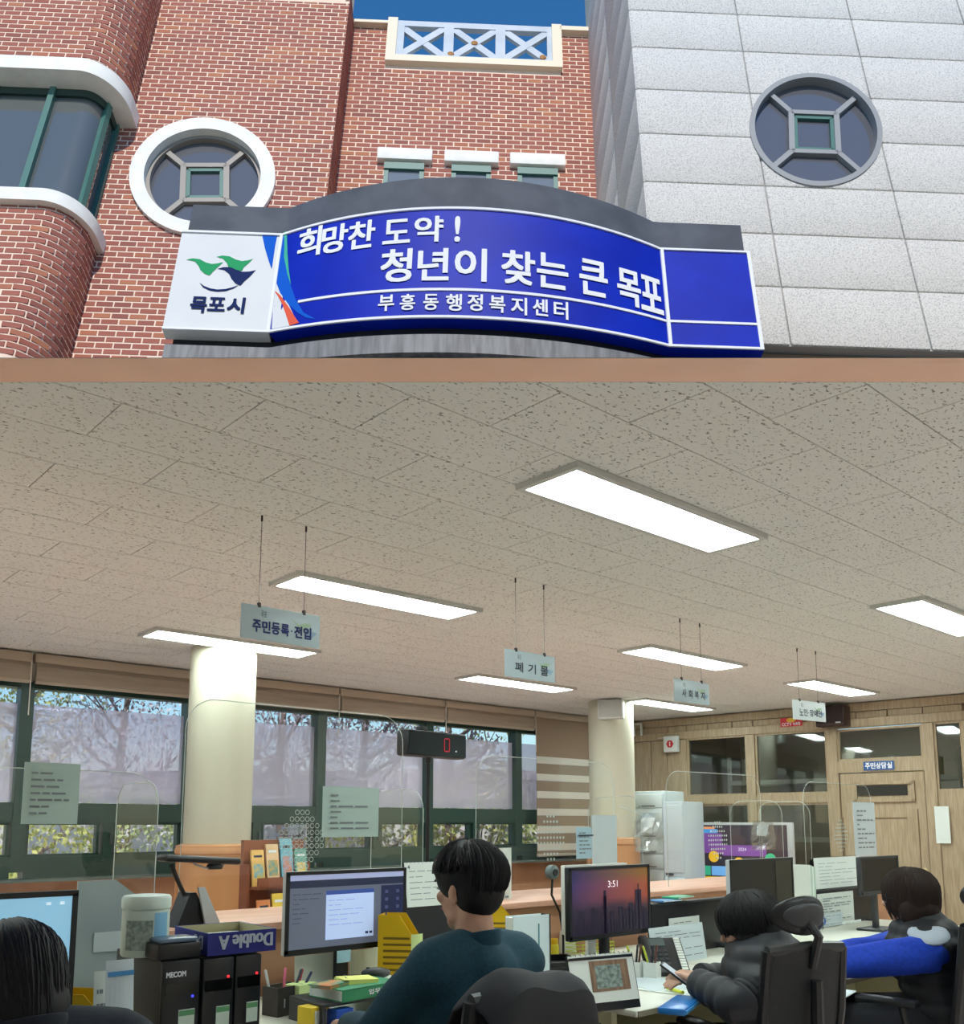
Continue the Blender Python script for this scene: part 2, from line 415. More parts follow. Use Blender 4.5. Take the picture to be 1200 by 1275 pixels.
BGL = mat('bay_window_glass', (96, 100, 98), .05, spec=.9, coat=.7)
bay_strip('pane', BGL, -.16, vs1, vb0-.1, .02, bwn); bay_strip('head_frame', mat('dark_green_frame', (34, 62, 54), .4), -.13, vb0-.12, vb0, .06, bwn)
P1, L1_ = bay_path(-.16)
for s in (L1_-.92, L1_-.28, L1_-1.6, L1_-.02):
    u, w, a = P1(s)
    box('mullion', GREENF, (u+math.sin(a)*.01, (vs1+vb0)/2, w+math.cos(a)*.01), (.07, vb0-vs1, .09), bwn, rot=Matrix.Rotation(a, 3, 'Y'))

# ---- granite volume on the right
def granite():
    m = bpy.data.materials.new('grey_granite'); m.use_nodes = True; n = m.node_tree; b = n.nodes['Principled BSDF']
    tc = n.nodes.new('ShaderNodeTexCoord')
    t1 = n.nodes.new('ShaderNodeTexNoise'); t1.inputs['Scale'].default_value = 75; t1.inputs['Detail'].default_value = 3
    t2 = n.nodes.new('ShaderNodeTexNoise'); t2.inputs['Scale'].default_value = 1.4
    n.links.new(tc.outputs['Object'], t1.inputs[0]); n.links.new(tc.outputs['Object'], t2.inputs[0])
    cr = n.nodes.new('ShaderNodeValToRGB'); e = cr.color_ramp.elements
    e[0].position = .30; e[0].color = (*srgb((166, 164, 160)), 1); e[1].position = .62; e[1].color = (*srgb((228, 225, 217)), 1)
    q = e.new(.47); q.color = (*srgb((214, 211, 204)), 1)
    n.links.new(t1.outputs[0], cr.inputs[0])
    mx = n.nodes.new('ShaderNodeMix'); mx.data_type = 'RGBA'; mx.blend_type = 'MULTIPLY'; mx.inputs[0].default_value = .12
    n.links.new(cr.outputs[0], mx.inputs[6]); n.links.new(t2.outputs[0], mx.inputs[7]); n.links.new(mx.outputs[2], b.inputs['Base Color'])
    b.inputs['Roughness'].default_value = .8; return m
GRAN = granite(); GJ = mat('granite_joint', (176, 173, 168), .9)
ug = fac(796, 150, W_GR)[0]
vj = [fac(x, y, W_GR)[1] for x, y in ((800, 58), (800, 110), (800, 165), (803, 225), (920, 289), (930, 355), (950, 428))]
vj = [vj[0]+.63*k for k in range(9, 0, -1)]+vj
uj = [ug, fac(924, 58, W_GR)[0], fac(1068, 58, W_GR)[0], fac(1068, 58, W_GR)[0]*2-fac(924, 58, W_GR)[0], fac(1068, 58, W_GR)[0]*3-2*fac(924, 58, W_GR)[0]]
g = fac(1016, 162, W_GR); gt = fac(1013, 93, W_GR); gb = fac(1019, 232, W_GR); gl = fac(934, 160, W_GR); gr_ = fac(1098, 166, W_GR)
C2 = Vector(((gl[0]+gr_[0])/2, (gt[1]+gb[1])/2)); A2 = Vector(((gr_[0]-gl[0])/2, (gr_[1]-gl[1])/2)); B2v = Vector(((gt[0]-gb[0])/2, (gt[1]-gb[1])/2))
wg = struct(fbox('wall_granite', GJ, ug+.03, uj[-1], vj[-1], vj[0], W_MID-.2, W_GR-.02, mw=FM))
cut_hole(wg, C2, A2, B2v, .98, W_GR-.5, W_GR+1)
hole = MB().prism([(p.x, p.y) for p in ring_pts(C2, A2, B2v, .99)], W_GR-.3, W_GR+.3).mesh('h')
for i in range(len(vj)-1):
    for j in range(len(uj)-1):
        a, b = uj[j]+(.004 if j else 0), uj[j+1]-.004; c, d = vj[i+1]+.004, vj[i]-.004
        o = fbox('granite_panel', GRAN, a, b, c, d, W_GR-.08, W_GR, wg, r=.018)
        near = min(max(C2.x, a), b), min(max(C2.y, c), d)
        x, y = inv_ab(C2, A2, B2v, *near)
        if x*x+y*y < 1.02:
            ho = link('hole', hole, None, FM); md = o.modifiers.new('b', 'BOOLEAN'); md.object = ho; md.solver = 'EXACT'; md.operation = 'DIFFERENCE'
            me = bpy.data.meshes.new_from_object(o.evaluated_get(bpy.context.evaluated_depsgraph_get())); o.modifiers.clear(); o.data = me; bpy.data.objects.remove(ho)
    for a, b in ((W_MID-.1, .75), (.75, W_GR-.005)):
        fbox('granite_panel', GRAN, ug-.012, ug+.06, vj[i+1]+.004, vj[i]-.004, a+.003, b-.003, wg, r=.012)
round_window('window_6', C2, A2, B2v, W_GR-.0, .98, .06, '', 'round window with a thin grey frame in the granite wall', 'window', FRG, None, sq=.35, bar=.028)
gs = struct(fbox('trim_4', mat('tan_soffit_edge', (150, 128, 104), .7), ug+.1, uj[-1], vj[-1]-.25, vj[-1]-.01, W_MID, W_GR-.10, mw=FM)); tag(gs, 'tan strip below the granite wall')
pw = struct(fbox('wall_porch', mat('tan_porch_tile', (196, 164, 116), .6), -2.2, 1.9, fac(590, 452, .7)[1], fac(590, 425, .7)[1]+.2, .6, .8, mw=FM))

# ---- entrance canopy with its sign boards
W_W = 2.25
uA = fac(351, 300, W_W)[0]; uB = fac(823, 330, W_W)[0]; uWL = fac(227, 288, W_W)[0]-.0; uWR = fac(934, 320, W_W)[0]
def wv(px, py, v):            # protrusion at which the pixel's ray has height v
    v0 = fac(px, py, 2.0)[1]; v1 = fac(px, py, 3.0)[1]; return 2.0+(v-v0)/(v1-v0)
v_pt = fac(300, 290, W_W)[1]; v_pb = fac(280, 413, W_W)[1]
bul = wv(586, 259, v_pt)-W_W
hc = (uB-uA)/2; RA = (hc*hc+bul*bul)/(2*bul); um = (uA+uB)/2; wc = W_W+bul-RA; AM = math.asin(hc/RA)
bul_b = wv(580, 397, v_pb)-W_W
def lean_(v): return min(1.12, max(.35, bul_b/bul+(1-bul_b/bul)*(v-v_pb)/(v_pt-v_pb)))      # the boards lean back a little towards their foot
def wpath(u, v): return W_W if u < uA or u > uB else W_W+(wc+math.sqrt(max(RA*RA-(u-um)**2, 0))-W_W)*lean_(v)
def surf(s, v, off=0.0):      # s runs along the boards, measured from the arc's crown
    sm = RA*AM
    if s < -sm: return Vector((uA+(s+sm), v, W_W+off))
    if s > sm: return Vector((uB+(s-sm), v, W_W+off))
    a = s/RA; return Vector((um+RA*math.sin(a)+off*math.sin(a), v, W_W+(wc+RA*math.cos(a)-W_W)*lean_(v)+off*math.cos(a)))
def b2(px, py):
    w = W_W
    for _ in range(12):
        u, v = fac(px, py, w); w = wpath(u, v)
    sm = RA*AM
    s = -sm+(u-uA) if u < uA else sm+(u-uB) if u > uB else RA*math.asin((u-um)/RA)
    return s, v
SM = RA*AM; SL = -SM+(uWL-uA); SR = SM+(uWR-uB)
def strip(name, m, s0, s1, v0, v1, o0, o1, parent, n=48, smooth=True):
    mb = MB(); vs = []
    S = [s0+(s1-s0)*k/n for k in range(n+1)]
    S = sorted(set(S+[x for x in (-SM, SM) if s0 < x < s1])); n = len(S)-1
    for s in S:
        for v, o in ((v0, o1), (v1, o1), (v1, o0), (v0, o0)): vs.append(surf(s, v, o))
    fs = [(4*k+(j+1) % 4, 4*(k+1)+(j+1) % 4, 4*(k+1)+j, 4*k+j)[::-1] for k in range(n) for j in range(4)]+[(0, 1, 2, 3), (4*n+3, 4*n+2, 4*n+1, 4*n)]
    mb.add(vs, fs); return mb.build(name, m, parent, smooth)
cn = thing('entrance_canopy', 'curved entrance canopy with slate bands carrying the blue city banner', 'canopy', mw=FM)
v_tt = fac(290, 262, W_W)[1]+.13
v_c0 = v_pb-.10
SLB = mat('streaked_grey_stone', (128, 130, 132), .6, noise=(96, 98, 102), scale=7, stretch=(3, .25, 3))
BLACK = mat('black_underside_gap_shade', (22, 22, 26), .6)
strip('top_band', SLATE, SL+.02, SR-.02, v_pt, v_tt, -.5, -.06, cn)
strip('core', BLACK, SL+.06, SR-.06, v_pb-.2, v_pt, -.5, -.1, cn)  # its black paints the shadow in the gap below the banner
strip('lower_band', SLB, SL+.02, SR-.02, v_pb-.27, v_pb-.10, -.5, -.05, cn)
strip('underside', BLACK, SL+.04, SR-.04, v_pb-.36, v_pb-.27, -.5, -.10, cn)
WPAN = mat('white_sign_panel', (222, 224, 224), .7, spec=.2, noise=(218, 221, 222), scale=3)
BLUE = mat('royal_blue_banner', (4, 34, 166), .5, noise=(6, 42, 182), scale=2.2, spec=.12)
WH = mat('white_print', (236, 238, 242), .8, spec=.1)
lp = strip('left_sign_panel', WPAN, SL, -SM, v_pb, v_pt, -.1, .0, cn); tag(lp, 'white panel with the city emblem')
bn = strip('banner', BLUE, -SM, SM, v_pb, v_pt, -.1, .0, cn); tag(bn, 'curved blue banner with white lettering')
rp = strip('right_sign_panel', BLUE, SM, SR, v_pb, v_pt, -.1, .0, cn); tag(rp, 'plain blue panel')
e = .022
for par, a, b in ((lp, SL, -SM), (bn, -SM, SM), (rp, SM, SR)):
    strip('edge_strip', WH, a, b, v_pt-e, v_pt, 0, .012, par); strip('edge_strip', WH, a, b, v_pb, v_pb+e, 0, .012, par)
for par, a in ((lp, -SM-.02), (rp, SM), (rp, SR-.03)): strip('edge_strip', WH, a, a+.03, v_pb+e, v_pt-e, 0, .012, par, 2)
vl = b2(586, 361.5)[1]
strip('rule_line', WH, b2(372, 372)[0], SM, vl-.012, vl+.012, 0, .008, bn); strip('rule_line', WH, SM, SR, vl-.012, vl+.012, 0, .008, rp)
def lettering(name, items, par, m, off=.006, bold=.03, surf_px=b2, label=None):
    for ch, x0, x1, y0, y1 in items:
        mb = MB()
        s0, vm = surf_px(x0, (y0+y1)/2); s1, vm2 = surf_px(x1, (y0+y1)/2); xm = (x0+x1)/2
        va = surf_px(xm, y0)[1]; vb = surf_px(xm, y1)[1]
        text_into(mb, ch, lambda x, y, k: surf(x, y, off+.0003*k), s0, s1, vb, va, bold)
        mb.build('letter', m, par)
lettering('slogan_lettering', [('희', 372, 400, 285, 320), ('망', 401, 433, 281, 315), ('찬', 434, 467, 276, 310), ('도', 477, 511, 274, 304), ('약', 516, 552, 270, 302), ('!', 566, 573, 270, 302),
    ('청', 474, 513, 311, 352), ('년', 520, 559, 310, 350), ('이', 566, 606, 310, 351), ('찾', 624, 666, 313, 355), ('는', 668, 707, 317, 360), ('큰', 721, 756, 325, 369), ('목', 768, 797, 337, 381), ('포', 797, 824, 346, 389)], bn, WH, bold=.022)
lettering('office_name_lettering', [('부', 471, 491, 368, 388), ('흥', 498, 517, 367, 387), ('동', 527, 546, 367, 387), ('행', 555, 575, 367, 388), ('정', 582, 601, 367, 388), ('복', 609, 629, 369, 390), ('지', 636, 656, 371, 393), ('센', 663, 682, 373, 394), ('터', 689, 707, 376, 398)], bn, WH, bold=.02)
NAVY = mat('navy_print', (30, 44, 92), .8, spec=.1)
lettering('city_name_lettering', [('목', 237, 258, 370, 390), ('포', 259, 281, 371, 388), ('시', 283, 305, 371, 391)], lp, NAVY, bold=.03)
GRN = mat('green_print', (48, 156, 100), .8, spec=.1); SKYB = mat('bright_blue_print', (18, 92, 200), .8, spec=.1); ORG = mat('orange_print', (226, 96, 70), .8, spec=.1); AQ = mat('aqua_print', (70, 178, 150), .8, spec=.1)
def curve_poly(pts, n=8):      # Catmull-Rom closed on px points
    return pts
def decal(name, pts, m, par, off=.003):
    P = [b2(*p) for p in pts]
    bm = bmesh.new(); vs = [bm.verts.new(surf(s, v, off)) for s, v in P]; f = bm.faces.new(vs); bm.normal_update()
    bmesh.ops.triangulate(bm, faces=[f]); me = bpy.data.meshes.new(name); bm.to_mesh(me); bm.free(); me.materials.append(m)
    return link(name, me, par)
z5 = lambda pts: [(190+x/5.714, 240+y/5.714) for x, y in pts]
decal('emblem_wing', z5([(240, 478), (285, 468), (335, 474), (380, 498), (420, 508), (460, 505), (502, 495), (465, 530), (430, 562), (405, 590), (370, 578), (340, 550), (325, 518), (300, 490)]), GRN, lp)
decal('emblem_wing', z5([(455, 457), (500, 448), (550, 455), (590, 476), (635, 488), (680, 482), (714, 472), (680, 505), (650, 530), (636, 556), (600, 552), (570, 538), (540, 530), (528, 500), (500, 470)]), GRN, lp)
decal('emblem_wing', z5([(460, 543), (505, 531), (550, 530), (590, 548), (640, 564), (690, 562), (735, 552), (690, 600), (655, 630), (625, 664), (590, 648), (562, 615), (545, 580), (510, 552)]), NAVY, lp)
decal('emblem_swoosh', z5([(333, 640), (365, 664), (410, 682), (460, 690), (520, 686), (575, 672), (615, 656), (575, 684), (520, 702), (460, 706), (405, 698), (360, 676)]), NAVY, lp)
decal('ribbon', z5([(778, 298), (888, 298), (872, 380), (848, 545), (830, 500), (800, 400)]), SKYB, lp, .002)
z6 = lambda pts: [(340+x/4.615, 230+y/4.615) for x, y in pts]
decal('white_field', z6([(46, 290), (20, 420), (5, 560), (2, 700), (-8, 830), (95, 812), (140, 795), (95, 700), (50, 600), (40, 500), (42, 400), (50, 310)]), WPAN, bn, .0015)
decal('ribbon', z6([(47, 285), (75, 280), (75, 420), (95, 560), (130, 660), (175, 735), (245, 774), (190, 765), (140, 735), (90, 690), (40, 620), (10, 540), (14, 470), (30, 380)]), SKYB, bn, .003)
decal('ribbon', z6([(52, 282), (80, 268), (84, 400), (92, 500), (104, 580), (84, 520), (64, 420), (52, 340)]), AQ, bn, .0045)
decal('ribbon', z6([(2, 602), (45, 640), (95, 710), (125, 760), (150, 795), (95, 812), (82, 770), (55, 690), (25, 635)]), ORG, bn, .0045)
# ================================================================== the office (lower view)
ZC = 2.61                         # ceiling height
YW = 6.98                         # window wall
CORNER = Vector((8.63, 6.98, 0)); ER = Vector((.116, -.993, 0)).normalized(); NR = Vector((-ER.y, ER.x, 0))*-1   # partition wall: runs along ER, faces the room
if NR.x > 0: NR = -NR
RM = Matrix.Translation(CORNER) @ Matrix((ER, -NR, Vector((0, 0, 1)))).transposed().to_4x4()    # local x along the wall, y into the back room, z up
def onR(px, py, y=0.0):
    r = ray(px, py); o = CORNER-NR*y; t = (o-CAM).dot(NR)/r.dot(NR); p = CAM+r*t-CORNER
    return p.dot(ER), p.z
PLASTER = mat('cream_wall_paint', (236, 230, 218), .8)
OAK = mat('oak_laminate', (180, 160, 132), .55, noise=(160, 140, 112), scale=9, stretch=(9, 9, .6))
OAKD = mat('oak_laminate_groove', (120, 96, 70), .7)
DKGREEN = mat('dark_green_aluminium', (36, 66, 58), .4)
def wood(name, c1, c2, sc=8, st=(1, 6, 6)): return mat(name, c1, .5, noise=c2, scale=sc, stretch=st)
floor_m = wood('pale_pink_bounce_floor', (244, 222, 216), (238, 214, 208))  # kept pale pink so the floor bounces light up to the ceiling
fl = struct(box('floor', floor_m, (3.9, 2.6, -.05), (12.2, 9.4, .1)))
HF = math.hypot(FW.x, FW.y); HX, HYv = FW.x/HF, FW.y/HF            # heading on the plan
def plan(h, l, z): return Vector((HX*h+RT.x*l, HYv*h+RT.y*l, z))
r_ = ray(600, 475); H1 = (ZC-CAM.z)/r_.z*math.hypot(r_.x, r_.y)
r_ = ray(600, 446); Z_CURB = CAM.z+H1/math.hypot(r_.x, r_.y)*r_.z
# walls
struct(box('wall_left', PLASTER, (-1.65, 2.6, 1.34), (.2, 9.4, 2.68))); struct(box('wall_left_sun_blocker', PLASTER, (-1.65, .15, 6.5), (.2, 4.2, 7.6)))  # upper piece is added out of view to keep sun out of the skylight
struct(box('wall_behind_sun_blocker', PLASTER, (3.9, -1.85, 5.2), (11.3, .2, 10.4)))  # room wall, carried far above the ceiling as an unseen sun blocker
wb = struct(box('wall_window_side', mat('wainscot_wood', (192, 144, 108), .5, noise=(180, 130, 96), scale=6, stretch=(1, 1, .3)), (3.9, YW+.1, .5), (12.0, .12, 1.0)))
struct(box('wall_over_windows', PLASTER, (3.9, YW+.1, 2.52), (12.0, .12, .28)))
# ceiling board above the tiles, with an open skylight over the viewer through which the street front shows
def slab(name, pts, z0, z1, m):
    a = sum(pts[i][0]*pts[(i+1) % len(pts)][1]-pts[(i+1) % len(pts)][0]*pts[i][1] for i in range(len(pts)))
    return struct(MB().prism(pts if a > 0 else pts[::-1], z0, z1).build(name, m))
GRID = mat('ceiling_backing', (150, 142, 134), .9)
# far part of the ceiling: beyond the line h = H1
far = [plan(H1, -3.0, 0), plan(H1, 3.6, 0)]
def rect_clip(poly, fn):
    out = []
    for i, p in enumerate(poly):
        q = poly[(i+1) % len(poly)]; a, b = fn(p), fn(q)
        if a >= 0: out.append(p)
        if (a >= 0) != (b >= 0): out.append(p+(q-p)*(a/(a-b)))
    return out
room = [Vector((-1.6, -1.8)), Vector((9.8, -1.8)), Vector((9.8, 7.1)), Vector((-1.6, 7.1))]
hh = lambda p: p.x*HX+p.y*HYv; ll = lambda p: p.x*RT.x+p.y*RT.y
H0 = .95; LW = 2.1
slab('ceiling', [p[:] for p in rect_clip(room, lambda p: hh(p)-H1)], ZC+.016, ZC+.07, GRID)
slab('ceiling_behind', [p[:] for p in rect_clip(room, lambda p: H0-hh(p))], ZC, ZC+.07, PLASTER)
mid = rect_clip(rect_clip(room, lambda p: hh(p)-H0), lambda p: H1-hh(p))
slab('ceiling_left', [p[:] for p in rect_clip(mid, lambda p: -LW-ll(p))], ZC, ZC+.07, PLASTER)
slab('ceiling_right', [p[:] for p in rect_clip(mid, lambda p: ll(p)-LW)], ZC, ZC+.07, PLASTER)
HT = H1-.14; r_ = ray(600, 446); Z_CURB = CAM.z+HT/math.hypot(r_.x, r_.y)*r_.z          # splayed reveal, top edge nearer the viewer
curb = MB(); prof = [(H1+.004, ZC+.0005), (HT, Z_CURB), (HT+.03, Z_CURB), (H1+.10, ZC+.085), (H1+.10, ZC+.072), (H1+.004, ZC+.072)]
curb.add([plan(h_, l_, z_) for l_ in (-LW-.1, LW+.1) for h_, z_ in prof], [(5, 4, 3, 2, 1, 0), (6, 7, 8, 9, 10, 11)]+[(k, (k+1) % 6, 6+(k+1) % 6, 6+k) for k in range(6)])
tag(struct(curb.build('trim_5', mat('terracotta_curb', (255, 214, 190), .8, noise=(250, 206, 182), scale=3))), 'terracotta curb between the skylight and the office ceiling')

# ceiling tiles
def tile_mat():
    m = bpy.data.materials.new('fissured_mineral_tile'); m.use_nodes = True; n = m.node_tree; b = n.nodes['Principled BSDF']
    tc = n.nodes.new('ShaderNodeTexCoord'); mp = n.nodes.new('ShaderNodeMapping'); oi = n.nodes.new('ShaderNodeObjectInfo')
    cb = n.nodes.new('ShaderNodeCombineXYZ'); ml = n.nodes.new('ShaderNodeMath'); ml.operation = 'MULTIPLY'; ml.inputs[1].default_value = 37
    n.links.new(oi.outputs['Random'], ml.inputs[0]); n.links.new(ml.outputs[0], cb.inputs[0]); n.links.new(ml.outputs[0], cb.inputs[1])
    n.links.new(tc.outputs['Object'], mp.inputs[0]); n.links.new(cb.outputs[0], mp.inputs['Location']); mp.inputs['Scale'].default_value = (.62, 1.0, 1)
    tx = n.nodes.new('ShaderNodeTexNoise'); tx.inputs['Scale'].default_value = 100; tx.inputs['Detail'].default_value = 2; tx.inputs['Distortion'].default_value = .6
    n.links.new(mp.outputs[0], tx.inputs[0])
    cr = n.nodes.new('ShaderNodeValToRGB'); e = cr.color_ramp.elements
    e[0].position = .335; e[0].color = (*srgb((150, 144, 136)), 1); e[1].position = .39; e[1].color = (*srgb((232, 231, 226)), 1)
    n.links.new(tx.outputs[0], cr.inputs[0]); n.links.new(cr.outputs[0], b.inputs['Base Color'])
    bp = n.nodes.new('ShaderNodeBump'); bp.inputs['Strength'].default_value = .5; bp.inputs['Distance'].default_value = .004
    n.links.new(cr.outputs[0], bp.inputs['Height']); n.links.new(bp.outputs[0], b.inputs['Normal'])
    b.inputs['Roughness'].default_value = .9; return m
TILE = tile_mat()
ceil = bpy.data.objects['ceiling']
LIGHTS = [(2.795, 2.121), (2.80, 3.926), (2.80, 5.63), (5.53, 3.926), (5.47, 5.63), (7.75, 3.926), (5.55, 2.121), (7.65, 5.63)]
LW_, LD_ = 1.19, .30
tiles = []; outer = MB()
me_full = MB().box((0, 0, 0), (.596, .296, .016)).mesh('ceiling_tile', TILE)
def inview(p, m=60):
    q = p-CAM; d = q.dot(FW)
    if d < .3: return False
    x, y = PX+F*q.dot(RT)/d, PY-F*q.dot(UP)/d
    return -m < x < 1200+m and 300 < y < 1300
for k in range(-9, 18):
    y0 = 1.97+.3*k
    if y0 > YW-.05: continue
    x = -1.4+((.20 if k % 2 else .50)+.6*3) % .6-.6
    while x < 9.4:
        x += .6
        cs = [Vector((x+a*.6, y0+b*.3, ZC)) for a in (0, 1) for b in (0, 1)]
        if not any(inview(c, 420) for c in cs): continue
        near_ = any(inview(c, 0) for c in cs)
        if max(hh(c) for c in cs) < H1: continue
        # clip by the skylight edge, the window wall and the partition wall
        poly = [Vector((x+.002, y0+.002)), Vector((x+.598, y0+.002)), Vector((x+.598, min(y0+.298, YW))), Vector((x+.002, min(y0+.298, YW)))]
        n0 = len(poly)
        p2 = rect_clip(rect_clip(poly, lambda p: hh(p)-H1-.005), lambda p: (p-Vector((CORNER.x, CORNER.y))).dot(Vector((NR.x, NR.y))))
        if len(p2) < 3: continue
        full = abs(sum(p2[i].cross(p2[(i+1) % len(p2)]) for i in range(len(p2)))/2) > .596*.29*.98
        if any(abs(x+.3-a) < .31 and abs(y0+.15-b) < .06 for a, b in LIGHTS): pass
        if not near_: outer.prism([p[:] for p in p2], ZC, ZC+.016); continue
        if full: link('ceiling_tile', me_full, ceil, Matrix.Translation((x+.3, y0+.15, ZC+.008)))
        else: MB().prism([p[:] for p in p2], ZC, ZC+.016).build('ceiling_tile', TILE, ceil)
        tiles.append(1)
if outer.v: tag(outer.build('ceiling_tiles_beyond', TILE, ceil), kind='stuff')
print('TILES', len(tiles))
# lamps
LAMP = bpy.data.materials.new('lamp_diffuser'); LAMP.use_nodes = True
_b = LAMP.node_tree.nodes['Principled BSDF']; _b.inputs['Base Color'].default_value = (.8, .8, .8, 1)
_b.inputs['Emission Color'].default_value = (.85, 1.0, .97, 1); _b.inputs['Emission Strength'].default_value = PANEL_POWER
LFRAME = mat('lamp_white_frame', (205, 205, 200), .5)
where = ['above the viewer, largest of the ceiling lamps', 'in the middle left, behind the resident registration sign wires', 'nearest the cream column, left of the window blinds', 'in front of the third hanging sign',
         'below the waste sign near the windows', 'in front of the fourth hanging sign, near the partition wall', 'cut off by the right edge of the view', 'behind the third hanging sign near the round column']
for i, (x, y) in enumerate(LIGHTS+[(.2, 3.926), (2.9, .1), (5.5, .1), (.0, 5.63), (7.75, 2.121)]):
    lab = 'long recessed ceiling lamp '+where[i] if i < 8 else None
    t = thing('ceiling_lamp', lab or 'long recessed ceiling lamp '+['over the lower left desks','behind the viewer at the left','behind the viewer at the right','at the far left by the windows','right of the view near the oak wall'][i-8], 'ceiling lamp', (x, y, ZC), 0, 'recessed ceiling lamps')
    fr = MB()
    for c, d in (((0, LD_/2-.0125, -.006), (LW_, .025, .03)), ((0, -LD_/2+.0125, -.006), (LW_, .025, .03)), ((LW_/2-.0125, 0, -.006), (.025, LD_-.05, .03)), ((-LW_/2+.0125, 0, -.006), (.025, LD_-.05, .03))): fr.box(c, d)
    fr.build('frame', LFRAME, t)
    MB().rbox((0, 0, -.006), (LW_-.05, LD_-.05, .016), .003).build('diffuser', LAMP, t)

# ---- window wall: dark green frames
def film_mat():
    m = bpy.data.materials.new('lilac_window_film'); m.use_nodes = True; n = m.node_tree; n.nodes.remove(n.nodes['Principled BSDF'])
    out = n.nodes['Material Output']; tr = n.nodes.new('ShaderNodeBsdfTransparent'); tl = n.nodes.new('ShaderNodeBsdfTranslucent'); mx = n.nodes.new('ShaderNodeMixShader')
    tr.inputs[0].default_value = (.94, .90, 1, 1); tl.inputs[0].default_value = (.98, .94, 1, 1); mx.inputs[0].default_value = .43
    df = n.nodes.new('ShaderNodeBsdfDiffuse'); df.inputs[0].default_value = (.95, .92, .97, 1); m2 = n.nodes.new('ShaderNodeMixShader'); m2.inputs[0].default_value = .64
    n.links.new(tl.outputs[0], m2.inputs[1]); n.links.new(df.outputs[0], m2.inputs[2])
    n.links.new(tr.outputs[0], mx.inputs[1]); n.links.new(m2.outputs[0], mx.inputs[2]); n.links.new(mx.outputs[0], out.inputs[0]); return m
def clear_mat(name, gloss=.06, tint=(1, 1, 1), rough=.02):
    m = bpy.data.materials.new(name); m.use_nodes = True; n = m.node_tree; n.nodes.remove(n.nodes['Principled BSDF'])
    out = n.nodes['Material Output']; tr = n.nodes.new('ShaderNodeBsdfTransparent'); gl = n.nodes.new('ShaderNodeBsdfGlossy'); mx = n.nodes.new('ShaderNodeMixShader')
    tr.inputs[0].default_value = (*tint, 1); gl.inputs['Roughness'].default_value = rough; mx.inputs[0].default_value = gloss
    n.links.new(tr.outputs[0], mx.inputs[1]); n.links.new(gl.outputs[0], mx.inputs[2]); n.links.new(mx.outputs[0], out.inputs[0]); return m
FILM = film_mat(); CLEAR = clear_mat('clear_glass', .05, (.97, .98, .98))
edges = [.62, 1.90, 3.135, 4.345, 5.57, 6.78, 7.99]
wlab = ['far left window cut by the view edge', 'wide window left of the first column', 'window behind and right of the first column', 'window left of the number display', 'window behind the number display', 'window half covered by the striped blind']
for i in range(6):
    a, b = edges[i], edges[i+1]
    t = sempty('window_%d' % (i+7), ((a+b)/2, YW, 0)); tag(t, wlab[i]); hw = (b-a)/2
    box('mullion', DKGREEN, (-hw, .05, 1.73), (.09, .12, 1.34), t)
    if i == 5: box('mullion', DKGREEN, (hw, .05, 1.73), (.09, .12, 1.34), t)
    box('transom', DKGREEN, (0, .05, 1.475), (2*hw-.09, .11, .14), t); box('head', DKGREEN, (0, .05, 2.39), (2*hw-.09, .10, .06), t); box('sill_rail', DKGREEN, (0, .05, 1.09), (2*hw-.09, .12, .15), t)
    box('pane', CLEAR, (0, .05, 1.95), (2*hw-.09, .008, .82), t)
    box('film', FILM, (0, .043, 1.90), (2*hw-.10, .002, .70), t)
    box('meeting_post', DKGREEN, (.0, .045, 1.285), (.07, .1, .24), t)
    for s in (-1, 1):
        sx = s*hw/2; sw = hw-.10
        sh = tag(box('sash_frame', DKGREEN, (sx, .05, 1.397), (sw, .06, .018), t)); box('sash_frame', DKGREEN, (sx, .05, 1.173), (sw, .06, .018), t)
        for e_ in (-1, 1): box('sash_frame', DKGREEN, (sx+e_*(sw/2-.015), .05, 1.285), (.02, .06, .206), t)
        box('pane', CLEAR, (sx, .05, 1.285), (sw-.04, .006, .206), t)
    box('latch', mat('latch_grey', (70, 78, 76), .4), (.02, -.01, 1.285), (.02, .03, .09), t, r=.006)
sl = struct(box('trim_6', mat('sill_grey_green', (92, 104, 98), .6), (4.3, YW-.03, 1.005), (7.4, .2, .02))); tag(sl, 'grey green window sill')

# ---- roller blinds
BFAB = mat('beige_blind_fabric', (166, 150, 134), .85, noise=(156, 140, 126), scale=4, stretch=(.5, 1, 8))
BCAS = mat('beige_blind_cassette', (184, 168, 150), .6)
blab = ['cut by the left view edge', 'over the wide left window', 'right of the cream column', 'left of the number display', 'over the number display', '']
bl = [(.65, 1.885), (1.905, 3.13), (3.15, 4.445), (4.46, 5.675), (5.69, 6.92)]
for i, (a, b) in enumerate(bl):
    t = thing('roller_blind', 'rolled up beige roller blind '+blab[i], 'blind', ((a+b)/2, YW-.10, 2.6), 0, 'roller blinds over the windows')
    w = b-a
    box('cassette', BCAS, (0, .02, -.035), (w, .09, .07), t, r=.012)
    f = MB(); prof = [(-.01, -.07), (-.028, -.10), (-.030, -.16), (-.022, -.20), (-.0, -.20), (.0, -.07)]
    f.add([(sx*w/2*.985, y, z) for sx in (-1, 1) for y, z in prof], [(0, 1, 2, 3, 4, 5), (11, 10, 9, 8, 7, 6)]+[(k, 6+k, 6+(k+1) % 6, (k+1) % 6) for k in range(6)]); f.build('fabric', BFAB, t)
    box('bottom_rail', BCAS, (0, -.01, -.21), (w*.985, .03, .025), t, r=.008)
    MB().tube([(w/2-.01, -.04, -.06), (w/2-.01, -.04, -.45)], .004, 6).build('pull_cord', mat('white_cord', (220, 215, 205), .6), t)
za, zb = 6.935, 7.93
